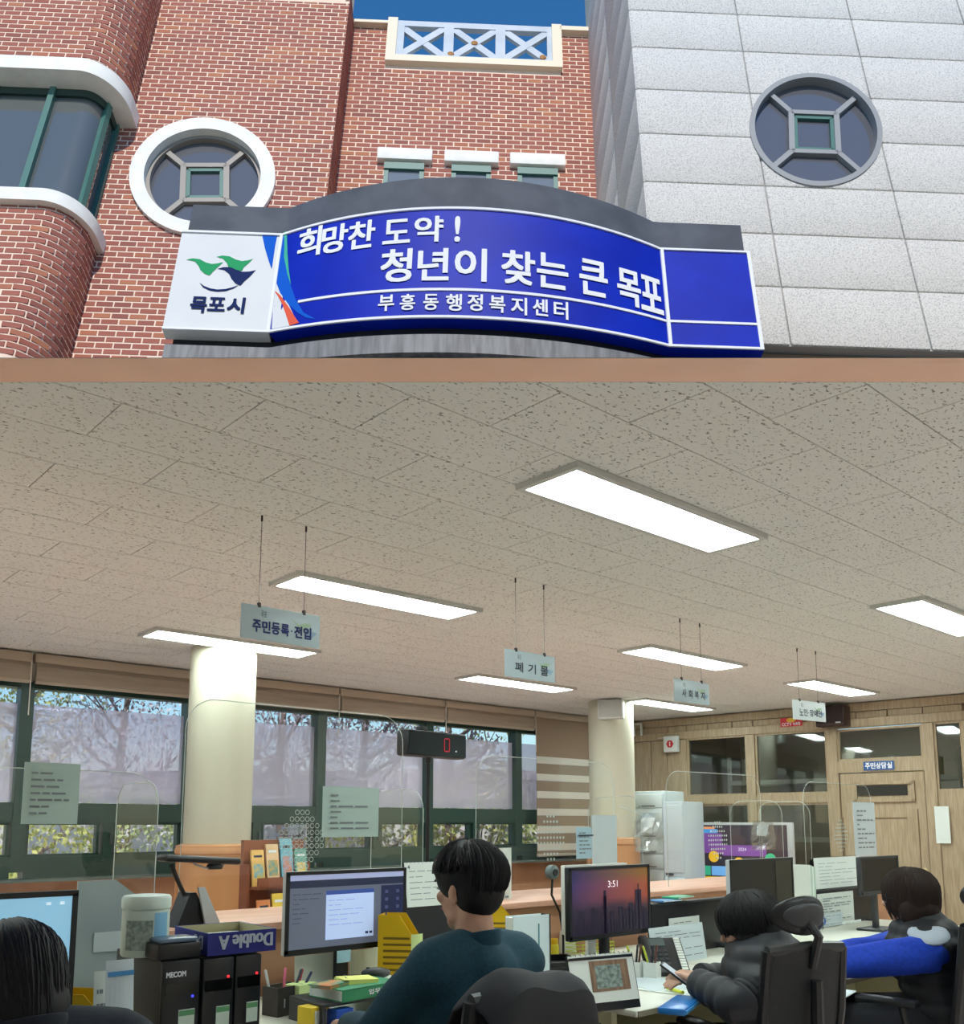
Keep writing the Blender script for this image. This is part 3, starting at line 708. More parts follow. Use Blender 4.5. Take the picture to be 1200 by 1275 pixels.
t = thing('zebra_blind', 'striped beige zebra blind lowered beside the round column', 'blind', ((za+zb)/2, YW-.10, 2.6))
box('cassette', BCAS, (0, .02, -.035), (zb-za, .09, .07), t, r=.012)
ZD = mat('zebra_dark_band', (150, 128, 108), .85); ZL = mat('zebra_sheer_band', (214, 204, 192), .8)
z = -.07
for k in range(14):
    h = .42 if k == 0 else (.075 if k % 2 else .11)
    if z-h < -1.52: h = z+1.52
    if h <= 0.01: break
    box('slat_band', ZL if k % 2 else ZD, (0, -.01-(.004 if k % 2 else 0), z-h/2), (zb-za-.02, .006, h-.002), t); z -= h
box('bottom_rail', BCAS, (0, -.01, z-.015), (zb-za-.02, .03, .03), t, r=.008)

# ---- round columns
CREAM = mat('cream_column_paint', (200, 196, 176), .5)
CWOOD = mat('orange_wood_cladding', (206, 150, 100), .45, noise=(194, 136, 88), scale=5, stretch=(1, 1, .25))
for i, (x, y) in enumerate(((2.88, 5.93), (7.06, 5.93))):
    t = sempty('column_%d' % (i+1), (x, y, 0)); tag(t, ['cream round column left of the blinds, wood clad base', 'cream round column with a white wall speaker'][i])
    MB().lathe([(.225, 1.25), (.225, ZC)], 48).build('shaft', CREAM, t, True)
    MB().lathe([(.262, 0), (.262, 1.19), (.275, 1.20), (.275, 1.225), (.268, 1.235), (.268, 1.25), (.23, 1.262)], 48).build('wood_base', CWOOD, t, True)
t = thing('wall_speaker', 'small white box speaker high on the far round column', 'speaker', (7.06, 5.93, 0))
d = (Vector((0, 0, 0))-Vector((7.06, 5.93, 0))).normalized(); rz = math.atan2(d.y, d.x)+math.pi/2-.2
t.rotation_euler = (0, 0, rz); WHITEP = mat('white_plastic', (216, 218, 214), .45)
box('cabinet', WHITEP, (.06, -.27, 2.50), (.25, .11, .19), t, r=.015); box('grille', mat('speaker_grille_white', (198, 200, 196), .7, noise=(176, 178, 175), scale=300), (.06, -.328, 2.50), (.22, .008, .16), t, r=.003)
box('bracket', WHITEP, (.06, -.215, 2.50), (.05, .03, .08), t)

# ---- partition wall on the right: oak panels, panes and a door
wr = sempty('wall_right', mw=RM)
def rbx(name, m, s0, s1, z0, z1, y0=-.03, y1=.03, parent=None, r=0):
    return box(name, m, ((s0+s1)/2, (y0+y1)/2, (z0+z1)/2), (s1-s0, y1-y0, z1-z0), parent or wr, r=r)
zt0 = onR(860, 909)[1]; zb0 = onR(950, 913)[1]; zmid = onR(950, 995)[1]
S = lambda x, y=960: onR(x, y)[0]
s_a0, s_a1, s_b0, s_b1, s_t0, s_t1, s_e0 = S(857), S(932), S(942), S(1032), S(1045), S(1152), S(1166)
z_w1 = onR(900, 917)[1]; z_w0 = onR(900, 991)[1]; z_l1 = onR(900, 1001)[1]; z_l0 = .95
z_t1 = onR(1100, 905)[1]; z_t0 = onR(1100, 946)[1]; z_d1 = onR(1100, 961)[1]
ZF = z_w1+.045
# frieze of small panels under the ceiling
rbx('frieze_back', OAKD, 0, 6.2, ZF, ZC-.01, .0, .03)
fs = [0]+[S(x, 900) for x in (832, 855, 882, 912, 938, 974, 1004, 1033, 1067, 1106, 1150, 1200)]
for a, b in zip(fs, fs[1:]): rbx('frieze_panel', OAK, a+.006, b-.006, ZF+.045, ZC-.10, -.02, .01)
rbx('crown_rail', OAK, 0, 6.2, ZC-.095, ZC-.012, -.04, .0); rbx('head_rail', OAK, 0, 6.2, ZF-.045, ZF+.04, -.045, .03)
# panels left of the panes
rbx('panel_back', OAKD, 0, s_a0-.10, 0, ZF, .0, .03)
ps = [0, S(812), S(832), s_a0-.07]
for a, b in zip(ps, ps[1:]):
    if b-a > .05: rbx('oak_panel', OAK, a+.004, b-.004, .02, ZF-.05, -.02, .01)
for a, b in ((s_a0-.07, s_a0), (s_a1, s_b0), (s_b1, s_t0), (s_t1, s_e0)): rbx('oak_post', OAK, a, b, 0, ZF-.05, -.04, .04)
for a, b in ((s_a0, s_a1), (s_b0, s_b1)):
    rbx('oak_rail', OAK, a, b, z_l1, z_w0, -.035, .035); rbx('oak_rail', OAK, a, b, z_l0-.2, z_l0, -.035, .035); rbx('oak_panel', OAK, a, b, 0, z_l0-.2, -.01, .02)
rbx('oak_rail', OAK, s_t0, s_t1, z_d1, z_t0, -.035, .035); rbx('oak_panel', OAK, s_e0+.25, 6.2, 0, ZF-.05, -.02, .02); rbx('oak_panel', OAK, s_e0, s_e0+.25, 0, z_w0, -.02, .02)
SMOKE = clear_mat('smoked_partition_glass', .07, (.78, .80, .78), .03)
for i, (a, b, c, d) in enumerate(((s_a0, s_a1, z_w0, z_w1), (s_b0, s_b1, z_w0, z_w1), (s_a0, s_a1, z_l0, z_l1), (s_b0, s_b1, z_l0, z_l1), (s_t0, s_t1, z_t0, z_t1), (s_e0, s_e0+.25, z_w0, z_w1))):
    t = sempty('window_%d' % (13+i), mw=RM); tag(t, ['upper left pane of the oak partition', 'upper pane beside the door in the oak partition', 'lower left pane of the oak partition', 'lower pane beside the door in the oak partition', 'dark transom pane over the oak door', 'dark pane at the right edge of the oak partition'][i])
    g_ = .022
    rbx('pane', SMOKE, a+g_, b-g_, c+g_, d-g_, .0, .008, t)
    for q in ((a, b, c, c+g_), (a, b, d-g_, d), (a, a+g_, c+g_, d-g_), (b-g_, b, c+g_, d-g_)): rbx('glazing_bead', OAK, *q, -.02, .02, t)
dr = sempty('door_1', mw=RM); tag(dr, 'oak door with a slot window to the consulting room')
rbx('leaf', OAK, s_t0+.01, s_t1-.01, .01, z_d1-.01, -.02, .02, dr)
ds0, dz1 = onR(1064, 974)[0], onR(1064, 974)[1]; ds1, dz0 = onR(1141, 998)
for q in ((ds0, ds1, dz1-.03, dz1), (ds0, ds1, dz0, dz0+.03), (ds0, ds0+.03, dz0, dz1), (ds1-.03, ds1, dz0, dz1)): rbx('slot_moulding', OAK, *q, -.045, -.015, dr)
a0, b1 = onR(1067, 979); a1, b0 = onR(1131, 990)
rbx('slot_pane', mat('dark_slot_glass', (46, 46, 42), .15), a0, a1, b0, b1, -.03, -.018, dr)
q0, q1 = onR(1088, 1018); q2, _ = onR(1146, 1018)
for q in ((q0, q2-.12, q1-.012, q1+.0), (q0-.3, q0-.29, .2, q1-.0), (q2-.02, q2-.01, .2, q1+.08)): rbx('groove', OAKD, *q, -.024, -.018, dr)
hs, hz = onR(1152, 1085)
h = MB(); h.lathe([(.035, 0), (.035, .01), (.02, .014)], 20); mm = Matrix.Translation((hs, -.02, hz)) @ Matrix.Rotation(R(90), 4, 'X')
hd = h.build('handle_rose', mat('brass_beige_metal', (190, 170, 130), .35, metal=.5), dr, True, mm)
MB().tube([(hs, -.035, hz), (hs, -.07, hz), (hs-.06, -.075, hz+.004), (hs-.15, -.07, hz+.006)], .010, 10).build('lever', MATS['brass_beige_metal'], dr, True)
# room behind the panes
BR = mat('back_room_wall', (176, 172, 158), .9)
struct(box('wall_back_room', BR, (2.6, 2.6, 1.3), (6.6, .1, 2.6), mw=RM)); struct(box('wall_back_room_side', BR, (-.05, 1.3, 1.3), (.1, 2.5, 2.6), mw=RM)); struct(box('wall_back_room_end', BR, (6.25, 1.3, 1.3), (.1, 2.5, 2.6), mw=RM))
struct(box('floor_back_room', BR, (2.6, 1.3, -.05), (6.6, 2.6, .1), mw=RM)); struct(box('ceiling_back_room', BR, (2.6, 1.33, ZC+.03), (6.6, 2.5, .05), mw=RM))
# ---- outdoors beyond the windows
GROUND = mat('pale_gravel_ground', (196, 188, 170), .95, noise=(176, 170, 150), scale=3)
struct(box('ground', GROUND, (9, 22, -.35), (60, 29.6, .1)))
struct(box('wall_garden', mat('pale_concrete_wall', (236, 232, 230), .9, noise=(224, 220, 222), scale=1.2), plan(14.2, -1.0, .95), (.25, 20, 2.5), rot=Matrix.Rotation(YAW, 3, 'Z')))
def foliage(n, c, r, size, m, parent, seed, name='foliage', shell=.55):
    rnd = random.Random(seed); mb = MB()
    for _ in range(n):
        d = Vector((rnd.gauss(0, 1), rnd.gauss(0, 1), rnd.gauss(0, 1))).normalized()*(shell+(1-shell)*rnd.random())
        p = Vector((c[0]+d.x*r[0], c[1]+d.y*r[1], c[2]+d.z*r[2])); s = size*(.6+.8*rnd.random())
        q = Euler((rnd.uniform(0, 6.3), rnd.uniform(0, 6.3), rnd.uniform(0, 6.3))).to_matrix()
        mb.add([p+q @ Vector(v)*s for v in ((-.5, 0, 0), (0, -.28, .05), (.5, 0, 0), (0, .28, .05))], [(0, 1, 2, 3)])
    return tag(mb.build(name, m, parent), kind='stuff')
def leafm(name, c, c2):
    m = mat(name, c, .7, noise=c2, scale=2.5); return m
LYG = leafm('yellow_green_leaf', (232, 228, 140), (200, 206, 120)); LGR = leafm('mid_green_leaf', (178, 192, 128), (206, 214, 160)); LWH = leafm('white_blossom', (238, 232, 236), (222, 210, 220)); LPU = leafm('dull_purple_leaf', (176, 158, 176), (150, 134, 150)); TRK = mat('grey_brown_bark', (146, 130, 126), .9, noise=(124, 108, 104), scale=20)
def shrub(x, y, r, h, m, n, label, seed, m2=None, n2=0, z0=-.3):
    t = thing('garden_shrub', label, 'shrub', (x, y, z0), 0, 'shrubs outside the windows')
    rnd = random.Random(seed); st = MB()
    for k in range(7):
        a = rnd.uniform(0, 6.3); q = (math.cos(a)*r*.5, math.sin(a)*r*.5, h*.7)
        st.tube([(0, 0, 0), (q[0]*.3, q[1]*.3, h*.35), q], [.03, .02, .008], 6)
    st.build('stems', TRK, t)
    foliage(n*3, (0, 0, h*.6), (r, r, h*.48), .07, m, t, seed)
    if m2: foliage(n2*3, (0, 0, h*.62), (r*1.02, r*1.02, h*.5), .055, m2, t, seed+1, 'blossom', .8)
    return t
def tree(x, y, h, m, n, label, seed, m2=None, n2=0, cr=1.4):
    t = thing('garden_tree', label, 'tree', (x, y, -.3), 0, 'trees outside the windows')
    rnd = random.Random(seed); MB().tube([(0, 0, 0), (.05, 0, h*.3), (-.04, .05, h*.6), (.03, 0, h*.9)], [.10, .08, .06, .02], 8).build('trunk', TRK, t, True)
    for k in range(11):
        z = h*(.3+.055*k); a = rnd.uniform(0, 6.3); l = cr*(1.1-.05*k)
        e = Vector((math.cos(a)*l, math.sin(a)*l, z+l*.75)); md = Vector((e.x*.45, e.y*.45, z+l*.25))
        b = MB().tube([(0, 0, z), md, e], [.035, .022, .006], 6)
        for j in range(4):
            f = .5+.12*j; p = md.lerp(e, f-.3); q = p+Vector((rnd.uniform(-.4, .4), rnd.uniform(-.4, .4), rnd.uniform(.1, .5)))
            b.tube([p, q], [.01, .003], 5)
        b.build('branch', TRK, t)
    foliage(n*3, (0, 0, h*.72), (cr*1.25, cr*1.25, h*.36), .055, m, t, seed, shell=.3)
    if m2: foliage(n2*4, (0, 0, h*.7), (cr*1.3, cr*1.3, h*.38), .05, m2, t, seed+5, 'blossom', .4)
def gp(px, h):            # garden spot seen at window pixel px, at forward distance h
    r = ray(px, 1025); k = h/(r.x*HX+r.y*HYv); return r.x*k, r.y*k
pl = [(20, 11.0, 4.0, 'leafy yellow green tree seen at the far left window', LYG, 900, None, 0), (150, 11.4, 4.0, 'bare branched tree with white blossom behind the wide left window', LPU, 300, LWH, 520), (350, 11.8, 4.0, 'dull purple leaved tree seen right of the first column', LPU, 900, LWH, 160),
      (455, 11.8, 4.0, 'purple grey tree with white blossom left of the number display', LPU, 800, LWH, 380), (560, 11.9, 4.0, 'bare grey tree behind the number display', LPU, 500, LYG, 200)]
for i, (px, hf, h, lb, m, n, m2, n2) in enumerate(pl): tree(*gp(px, hf), h, m, n, lb, 20+i, m2, n2, .8)
for i, (px, hf, r, h, m, n, lb, m2, n2) in enumerate(((75, 10.0, .8, 2.05, LYG, 800, 'bright yellow green shrub below the wide left window', LWH, 120), (180, 10.0, .75, 1.95, LGR, 500, 'pale shrub left of the first column', LWH, 300), (352, 11.7, .75, 2.0, LWH, 380, 'white flowering shrub right of the first column', LGR, 200),
      (432, 11.8, .6, 1.95, LYG, 520, 'cream yellow shrub behind the pinned notice', LWH, 200), (500, 11.8, .65, 2.0, LGR, 500, 'pale green shrub left of the display pole', LWH, 200), (590, 11.9, .9, 2.6, LYG, 1200, 'tall yellow green shrub right of the number display', LWH, 160), (648, 11.9, .5, 1.9, LGR, 500, 'grey green shrub near the striped blind', LWH, 260))):
    shrub(*gp(px, hf), r, h, m, n, lb, 50+i, m2, n2)

# ---- service counter and desks
PINKW = mat('pink_brown_counter_wood', (222, 172, 148), .4, noise=(212, 158, 132), scale=5, stretch=(.4, 3, 3))
ORW = mat('orange_counter_wood', (198, 150, 116), .45, noise=(186, 136, 104), scale=5, stretch=(.4, 3, 3))
ct = thing('service_counter', 'long orange wood service counter running behind the desks', 'counter', (3.5, 3.72, 0))
box('worktop', PINKW, (0, 0, .985), (8.6, .62, .03), ct, r=.006); box('front_panel', ORW, (0, .26, .485), (8.5, .03, .97), ct)
for k in range(7): box('rear_panel', ORW, (-3.54+k*1.18, -.24, .485), (1.17, .03, .97), ct)
DESKT = mat('cream_desk_top', (214, 214, 200), .4); DESKL = mat('pale_green_desk_panel', (206, 206, 170), .5); DEDGE = mat('desk_edge_band', (150, 146, 124), .5)
dlab = ['cream desk of the dark haired person at the lower left', 'cream desk of the man in the teal sweater', 'cream desk of the person holding a phone', 'cream desk of the person with blue sleeves']
for i, (a, b, y0, y1) in enumerate(((.1, 1.52, 2.1, 3.38), (1.53, 2.72, 2.35, 3.38), (2.73, 3.82, 2.2, 3.38), (3.83, 6.6, 2.02, 3.38))):
    t = thing('office_desk', dlab[i], 'desk', ((a+b)/2, (y0+y1)/2, 0), 0, 'office desks in a row')
    w, dp = b-a, y1-y0
    box('desktop', DESKT, (0, 0, .7075), (w, dp, .025), t, r=.008); box('edge_band', DEDGE, (0, -dp/2-.002, .7075), (w-.02, .006, .02), t)
    for s in (-1, 1): box('side_panel', DESKL, (s*(w/2-.03), .05, .3475), (.03, dp-.16, .695), t)
    box('modesty_panel', DESKL, (0, dp/2-.1, .42), (w-.1, .02, .54), t)

# ---- acrylic partitions
ACR = clear_mat('clear_acrylic', .035, (.985, .995, .99)); ACE = mat('acrylic_edge', (196, 206, 200), .3)
def rounded(w, h, r, n=7):
    p = [(-w/2, 0), (w/2, 0)]
    p += [(w/2-r+r*math.cos(R(90)*k/n), h-r+r*math.sin(R(90)*k/n)) for k in range(n+1)]
    p += [(-w/2+r-r*math.sin(R(90)*k/n), h-r+r*math.cos(R(90)*k/n)) for k in range(n+1)]
    return p
def acrylic(label, loc, rz, w, h, r=.12, group='acrylic screens on the counter', holes=None, ring=False):
    t = thing('acrylic_screen', label, 'screen', loc, rz, group)
    pts = rounded(w, h, r); fr = lambda x, y, z: Vector((x, z, y))
    MB().prism(pts[::-1], -.0025, .0025, fr).build('sheet', ACR, t)
    MB().tube([(x, 0, y) for x, y in pts[1:]+pts[:1]], .0018, 6).build('polished_edge', ACE, t)
    if holes:
        hx, hz, sp, rr = holes; mb = MB()
        for j, cnt in enumerate((3, 5, 7, 9, 9, 9, 7, 5, 3)):
            for k in range(cnt):
                c = Vector((hx+(k-(cnt-1)/2)*sp, -.004, hz+(4-j)*sp*1.15))
                if ring: mb.tube([c+Vector((rr*math.cos(a), 0, rr*math.sin(a))) for a in [2*math.pi*q/9 for q in range(10)]], .0014, 4)
                else: mb.add([c+Vector((rr*math.cos(2*math.pi*q/8), 0, rr*math.sin(2*math.pi*q/8))) for q in range(8)], [tuple(range(8))])
        tag(mb.build('talk_holes', ACE, t), kind='stuff')
    return t
YA = 3.62
hx = [onY(375, 1045, YA), onY(685, 1043, YA), onY(893, 1046, YA), onY(1046, 1040, YA)]
alab = ['clear acrylic screen with ring shaped talk holes left of the first monitor', 'clear acrylic screen with a diamond of white talk holes beside the striped blind', 'clear acrylic screen whose talk holes cross the purple display', 'clear acrylic screen whose talk holes cross the oak door frame']
for i, p in enumerate(hx):
    x0 = p.x
    acrylic(alab[i], (x0, YA, 1.0), 0, 1.12, (.92, .76, .74, .72)[i], .13, holes=(0, p.z-1.0, .026, .0105 if i == 0 else .008), ring=(i == 0))
for i, (px, lb) in enumerate(((190, 'clear acrylic divider standing between the canister and the cream column'), (520, 'clear acrylic divider behind the head of the man in teal'), (793, 'clear acrylic divider in front of the far round column'), (968, 'clear acrylic divider crossing the panes of the oak partition'), (1003, 'clear acrylic divider nearest the oak door frame'))):
    p = onY(px, 1040, 3.45)
    acrylic(lb, (p.x, 3.62, 1.0), R(90), .42, .56, .10)
p = onY(64, 1040, YA); acrylic('clear acrylic screen at the far left holding a notice', (p.x-.1, YA, 1.0), 0, 1.0, .60, .13)

# ---- helpers for flat things that face the desks (normal towards -Y)
def rectY(x0, y0, x1, y1, Y):
    a = onY(x0, (y0+y1)/2, Y); b = onY(x1, (y0+y1)/2, Y); xm = (x0+x1)/2
    return a.x, b.x, onY(xm, y1, Y).z, onY(xm, y0, Y).z
PAPER = mat('white_paper', (226, 232, 226), .8); PAPERB = mat('cool_white_paper', (206, 218, 222), .8); INK = mat('grey_ink', (130, 138, 142), .8); INKD = mat('dark_ink', (64, 70, 84), .8)
def lines(par, x0, x1, z0, z1, rows, m=INK, y=-.004, th=.25, seed=1, cols=None):
    """rows of short printed bars on a sheet facing -Y"""
    rnd = random.Random(seed); mb = MB(); st = (z1-z0)/rows
    for k in range(rows):
        z = z1-(k+.5)*st; a = x0
        while a < x1-.004:
            l = rnd.uniform(.12, .35)*(x1-x0); b = min(a+l, x1)
            mb.add([(a, y, z-st*th/2), (b, y, z-st*th/2), (b, y, z+st*th/2), (a, y, z+st*th/2)], [(0, 1, 2, 3)])
            a = b+.05*(x1-x0)
            if rnd.random() < .3: break
    return tag(mb.build('printed_lines', m, par), kind='stuff')
def sheet(name, label, cat, rect, Y, m=PAPER, rows=0, group=None, tilt=0, ink=INK, seed=1, margin=.12):
    x0, x1, z0, z1 = rect; t = thing(name, label, cat, ((x0+x1)/2, Y, z0), 0, group); t.rotation_euler = (tilt, 0, 0)
    w, h = x1-x0, z1-z0
    mb = MB(); n = 6; vs = []
    for y in (0, .0012):
        for k in range(n+1):
            x = -w/2+w*k/n; b = .006*math.sin(math.pi*k/n)
            vs += [(x, y-b, 0), (x, y-b*.6, h)]
    N = 2*(n+1); fs = []
    for k in range(n):
        a = 2*k; fs += [(a, a+2, a+3, a+1), (N+a, N+a+1, N+a+3, N+a+2), (a+1, a+3, N+a+3, N+a+1), (a, N+a, N+a+2, a+2)]
    fs += [(0, 1, N+1, N), (2*n, N+2*n, N+2*n+1, 2*n+1)]
    mb.add(vs, fs); mb.build('page', m, t)
    if rows: lines(t, -w/2+w*margin, w/2-w*margin, h*.12, h*.88, rows, ink, -.0085, .3, seed)
    return t
def qbox(mb, x0, x1, z0, z1, y): mb.add([(x0, y, z0), (x1, y, z0), (x1, y, z1), (x0, y, z1)], [(0, 1, 2, 3)]); return mb
PLB = mat('black_plastic', (24, 25, 28), .4); PLG = mat('dark_grey_plastic', (52, 54, 58), .45); SILV = mat('silver_plastic', (186, 188, 190), .4)
def scr(name, col, e=.9):
    m = mat(name, col, .35, emit=e); return m
def monitor(label, rect, Y, body=PLB, rim=None, scrm=None, rz=0, stand=True, desk=.72, bezel=.014, group='computer monitors'):
    x0, x1, z0, z1 = rect; w, h = x1-x0, z1-z0; cx = (x0+x1)/2
    t = thing('computer_monitor', label, 'monitor', (cx, Y, desk), rz, group)
    zc = (z0+z1)/2-desk
    box('housing', rim or body, (0, .012, zc), (w, .03, h), t, r=.006); box('back_cover', body, (0, .04, zc), (w*.7, .04, h*.6), t, r=.015)
    MBz = MB(); 
    for c, d in (((0, -.004, zc+h/2-bezel/2), (w, .008, bezel)), ((0, -.004, zc-h/2+bezel*.75), (w, .008, bezel*1.5)), ((-w/2+bezel/2, -.004, zc), (bezel, .008, h-bezel)), ((w/2-bezel/2, -.004, zc), (bezel, .008, h-bezel))): MBz.box(c, d)
    MBz.build('bezel', body, t)
    s = box('screen', scrm or scr('screen_off', (10, 12, 14), 0), (0, -.003, zc+bezel*.25), (w-2*bezel, .003, h-2.5*bezel), t)
    if stand:
        b = zc-h/2
        box('stand_neck', body, (0, .045, (b+.1)/2+.01), (.06, .025, b+.1), t, r=.008); box('stand_foot', body, (0, .03, .008), (.24, .18, .014), t, r=.006)
    return t, s, w, h, zc
YS = -.0065
def sc(t, name, m, w, h, zc, a, b, c, d, y=YS):     # patch on the screen in 0..1 coordinates
    return qbox(MB(), -w/2+w*a, -w/2+w*b, zc-h/2+h*c, zc-h/2+h*d, y).build(name, m, t)
# monitor of the person at the lower left
p = onY(97, 1108, 2.5)
t, s, w, h, zc = monitor('monitor with a plain light blue screen at the lower left', (p.x-.55, p.x, p.z-.34, p.z), 2.5, scrm=scr('light_blue_screen', (130, 178, 204), .8))
sc(s, 'icon', scr('icon_white', (200, 220, 230), .8), w, h, zc, .86, .88, .9, .92); sc(s, 'icon', scr('icon_white', (1, 1, 1)), w, h, zc, .92, .94, .9, .92)
# monitor of the man
t, s, w, h, zc = monitor('wide monitor with a white dialog window in front of the man in teal', rectY(355, 1083, 504, 1183, 3.1), 3.1, rim=SILV, scrm=scr('slate_desktop', (82, 88, 104), .75))
sc(s, 'browser_bar', scr('lavender_bar', (140, 146, 178), .75), w, h, zc, .02, .98, .89, .965); sc(s, 'menu_bar', scr('navy_bar', (30, 36, 58), .7), w, h, zc, .02, .98, .80, .885, YS-.0003)
sc(s, 'side_panel', scr('navy_panel', (26, 32, 62), .7), w, h, zc, .775, .975, .22, .78, YS-.0003)
dw = sc(s, 'dialog_window', scr('pale_dialog', (158, 176, 212), .8), w, h, zc, .31, .71, .15, .74, YS-.0006); sc(s, 'title_bar', scr('blue_title', (44, 66, 128), .8), w, h, zc, .31, .71, .70, .75, YS-.0009)
tag(lines(s, -w/2+w*.33, -w/2+w*.62, zc-h/2+h*.3, zc-h/2+h*.66, 6, scr('dialog_ink', (120, 136, 172), .6), YS-.001, .12, 3))
for a in (.64, .675): sc(s, 'button', MATS['navy_bar'], w, h, zc, a, a+.025, .185, .215, YS-.001)
tag(lines(s, -w/2+w*.05, -w/2+w*.28, zc-h/2+h*.35, zc-h/2+h*.75, 7, scr('dim_ink', (62, 66, 82), .6), YS-.0004, .2, 5))
for i_ in range(5):
    for j_ in range(2): sc(s, 'icon', scr('dim_icon', (64, 72, 104), .7), w, h, zc, .81+j_*.1, .835+j_*.1, .28+i_*.1, .32+i_*.1, YS-.0006)
# sunset monitor
def sunset():
    m = bpy.data.materials.new('sunset_city_wallpaper'); m.use_nodes = True; n = m.node_tree; b = n.nodes['Principled BSDF']
    tc = n.nodes.new('ShaderNodeTexCoord'); sx = n.nodes.new('ShaderNodeSeparateXYZ'); n.links.new(tc.outputs['Generated'], sx.inputs[0])
    def ramp(src, st):
        r = n.nodes.new('ShaderNodeValToRGB'); e = r.color_ramp.elements
        e[0].position, e[0].color = st[0][0], (*srgb(st[0][1]), 1); e[1].position, e[1].color = st[-1][0], (*srgb(st[-1][1]), 1)
        for p, c in st[1:-1]: q = e.new(p); q.color = (*srgb(c), 1)
        n.links.new(src, r.inputs[0]); return r
    tx = n.nodes.new('ShaderNodeTexNoise'); tx.inputs['Scale'].default_value = 5; tx.inputs['Detail'].default_value = 4
    n.links.new(tc.outputs['Generated'], tx.inputs[0])
    ad = n.nodes.new('ShaderNodeMath'); ad.operation = 'MULTIPLY_ADD'; ad.inputs[1].default_value = .22; n.links.new(tx.outputs[0], ad.inputs[0])
    n.links.new(sx.outputs['Z'], ad.inputs[2])
    L = ramp(ad.outputs[0], ((0, (26, 22, 34)), (.5, (46, 36, 56)), (.70, (62, 46, 82)), (.88, (54, 44, 92)), (1, (38, 36, 80))))
    Rr = ramp(ad.outputs[0], ((0, (32, 26, 34)), (.5, (62, 44, 52)), (.70, (150, 72, 52)), (.88, (150, 78, 48)), (1, (128, 90, 42))))
    mx = n.nodes.new('ShaderNodeMix'); mx.data_type = 'RGBA'
    n.links.new(sx.outputs['X'], mx.inputs[0]); n.links.new(L.outputs[0], mx.inputs[6]); n.links.new(Rr.outputs[0], mx.inputs[7])
    n.links.new(mx.outputs[2], b.inputs['Base Color']); n.links.new(mx.outputs[2], b.inputs['Emission Color']); b.inputs['Emission Strength'].default_value = .4; b.inputs['Roughness'].default_value = .35
    return m
YM2 = 2.85
t, s, w, h, zc = monitor('monitor showing a sunset city wallpaper with the time', rectY(708, 1078, 808, 1167, YM2), YM2, scrm=sunset())
CITY = scr('city_silhouette', (34, 28, 44), .5); rnd = random.Random(4); mb = MB(); x = .03
while x < .95:
    ww = rnd.uniform(.025, .06); hh_ = .12+.28*rnd.random()+(.0 if x < .6 else .05); qbox(mb, -w/2+w*x, -w/2+w*min(x+ww, .97), zc-h/2+h*.05, zc-h/2+h*(.05+hh_), YS-.0005); x += ww*.8
for a, b, c in ((.40, .43, .66), (.395, .435, .58), (.80, .88, .64), (.835, .85, .72)): qbox(mb, -w/2+w*a, -w/2+w*b, zc-h/2+h*.05, zc-h/2+h*c, YS-.0007)
tag(mb.build('skyline', CITY, s), kind='stuff')
mb = MB(); text_into(mb, '3:51', lambda x, y, k: Vector((x, YS-.001, y)), -w*.045, w*.075, zc+h*.20, zc+h*.29, 0); mb.build('clock_digits', scr('clock_white', (232, 220, 226), .9), s)
x0, x1, z0, z1 = rectY(703, 1076, 780, 1160, 3.05)
t, *_ = monitor('white rimmed monitor standing hidden behind the sunset monitor', (x0, x1, z0, z1), 3.05, body=WHITEP, rim=WHITEP)
# black monitor with pale rim, and the far one
t, s, w, h, zc = monitor('switched off black monitor with a pale rim behind the person with the phone', rectY(909, 1069, 987, 1140, 2.75), 2.75, rim=SILV)
sc(s, 'screen_reflection', mat('dark_reflection', (30, 38, 40), .2), w, h, zc, .7, .97, .06, .97)
t, s, w, h, zc = monitor('dark monitor partly hidden by the person with brown hair', rectY(1071, 1066, 1118, 1113, 2.75), 2.75, body=PLG)
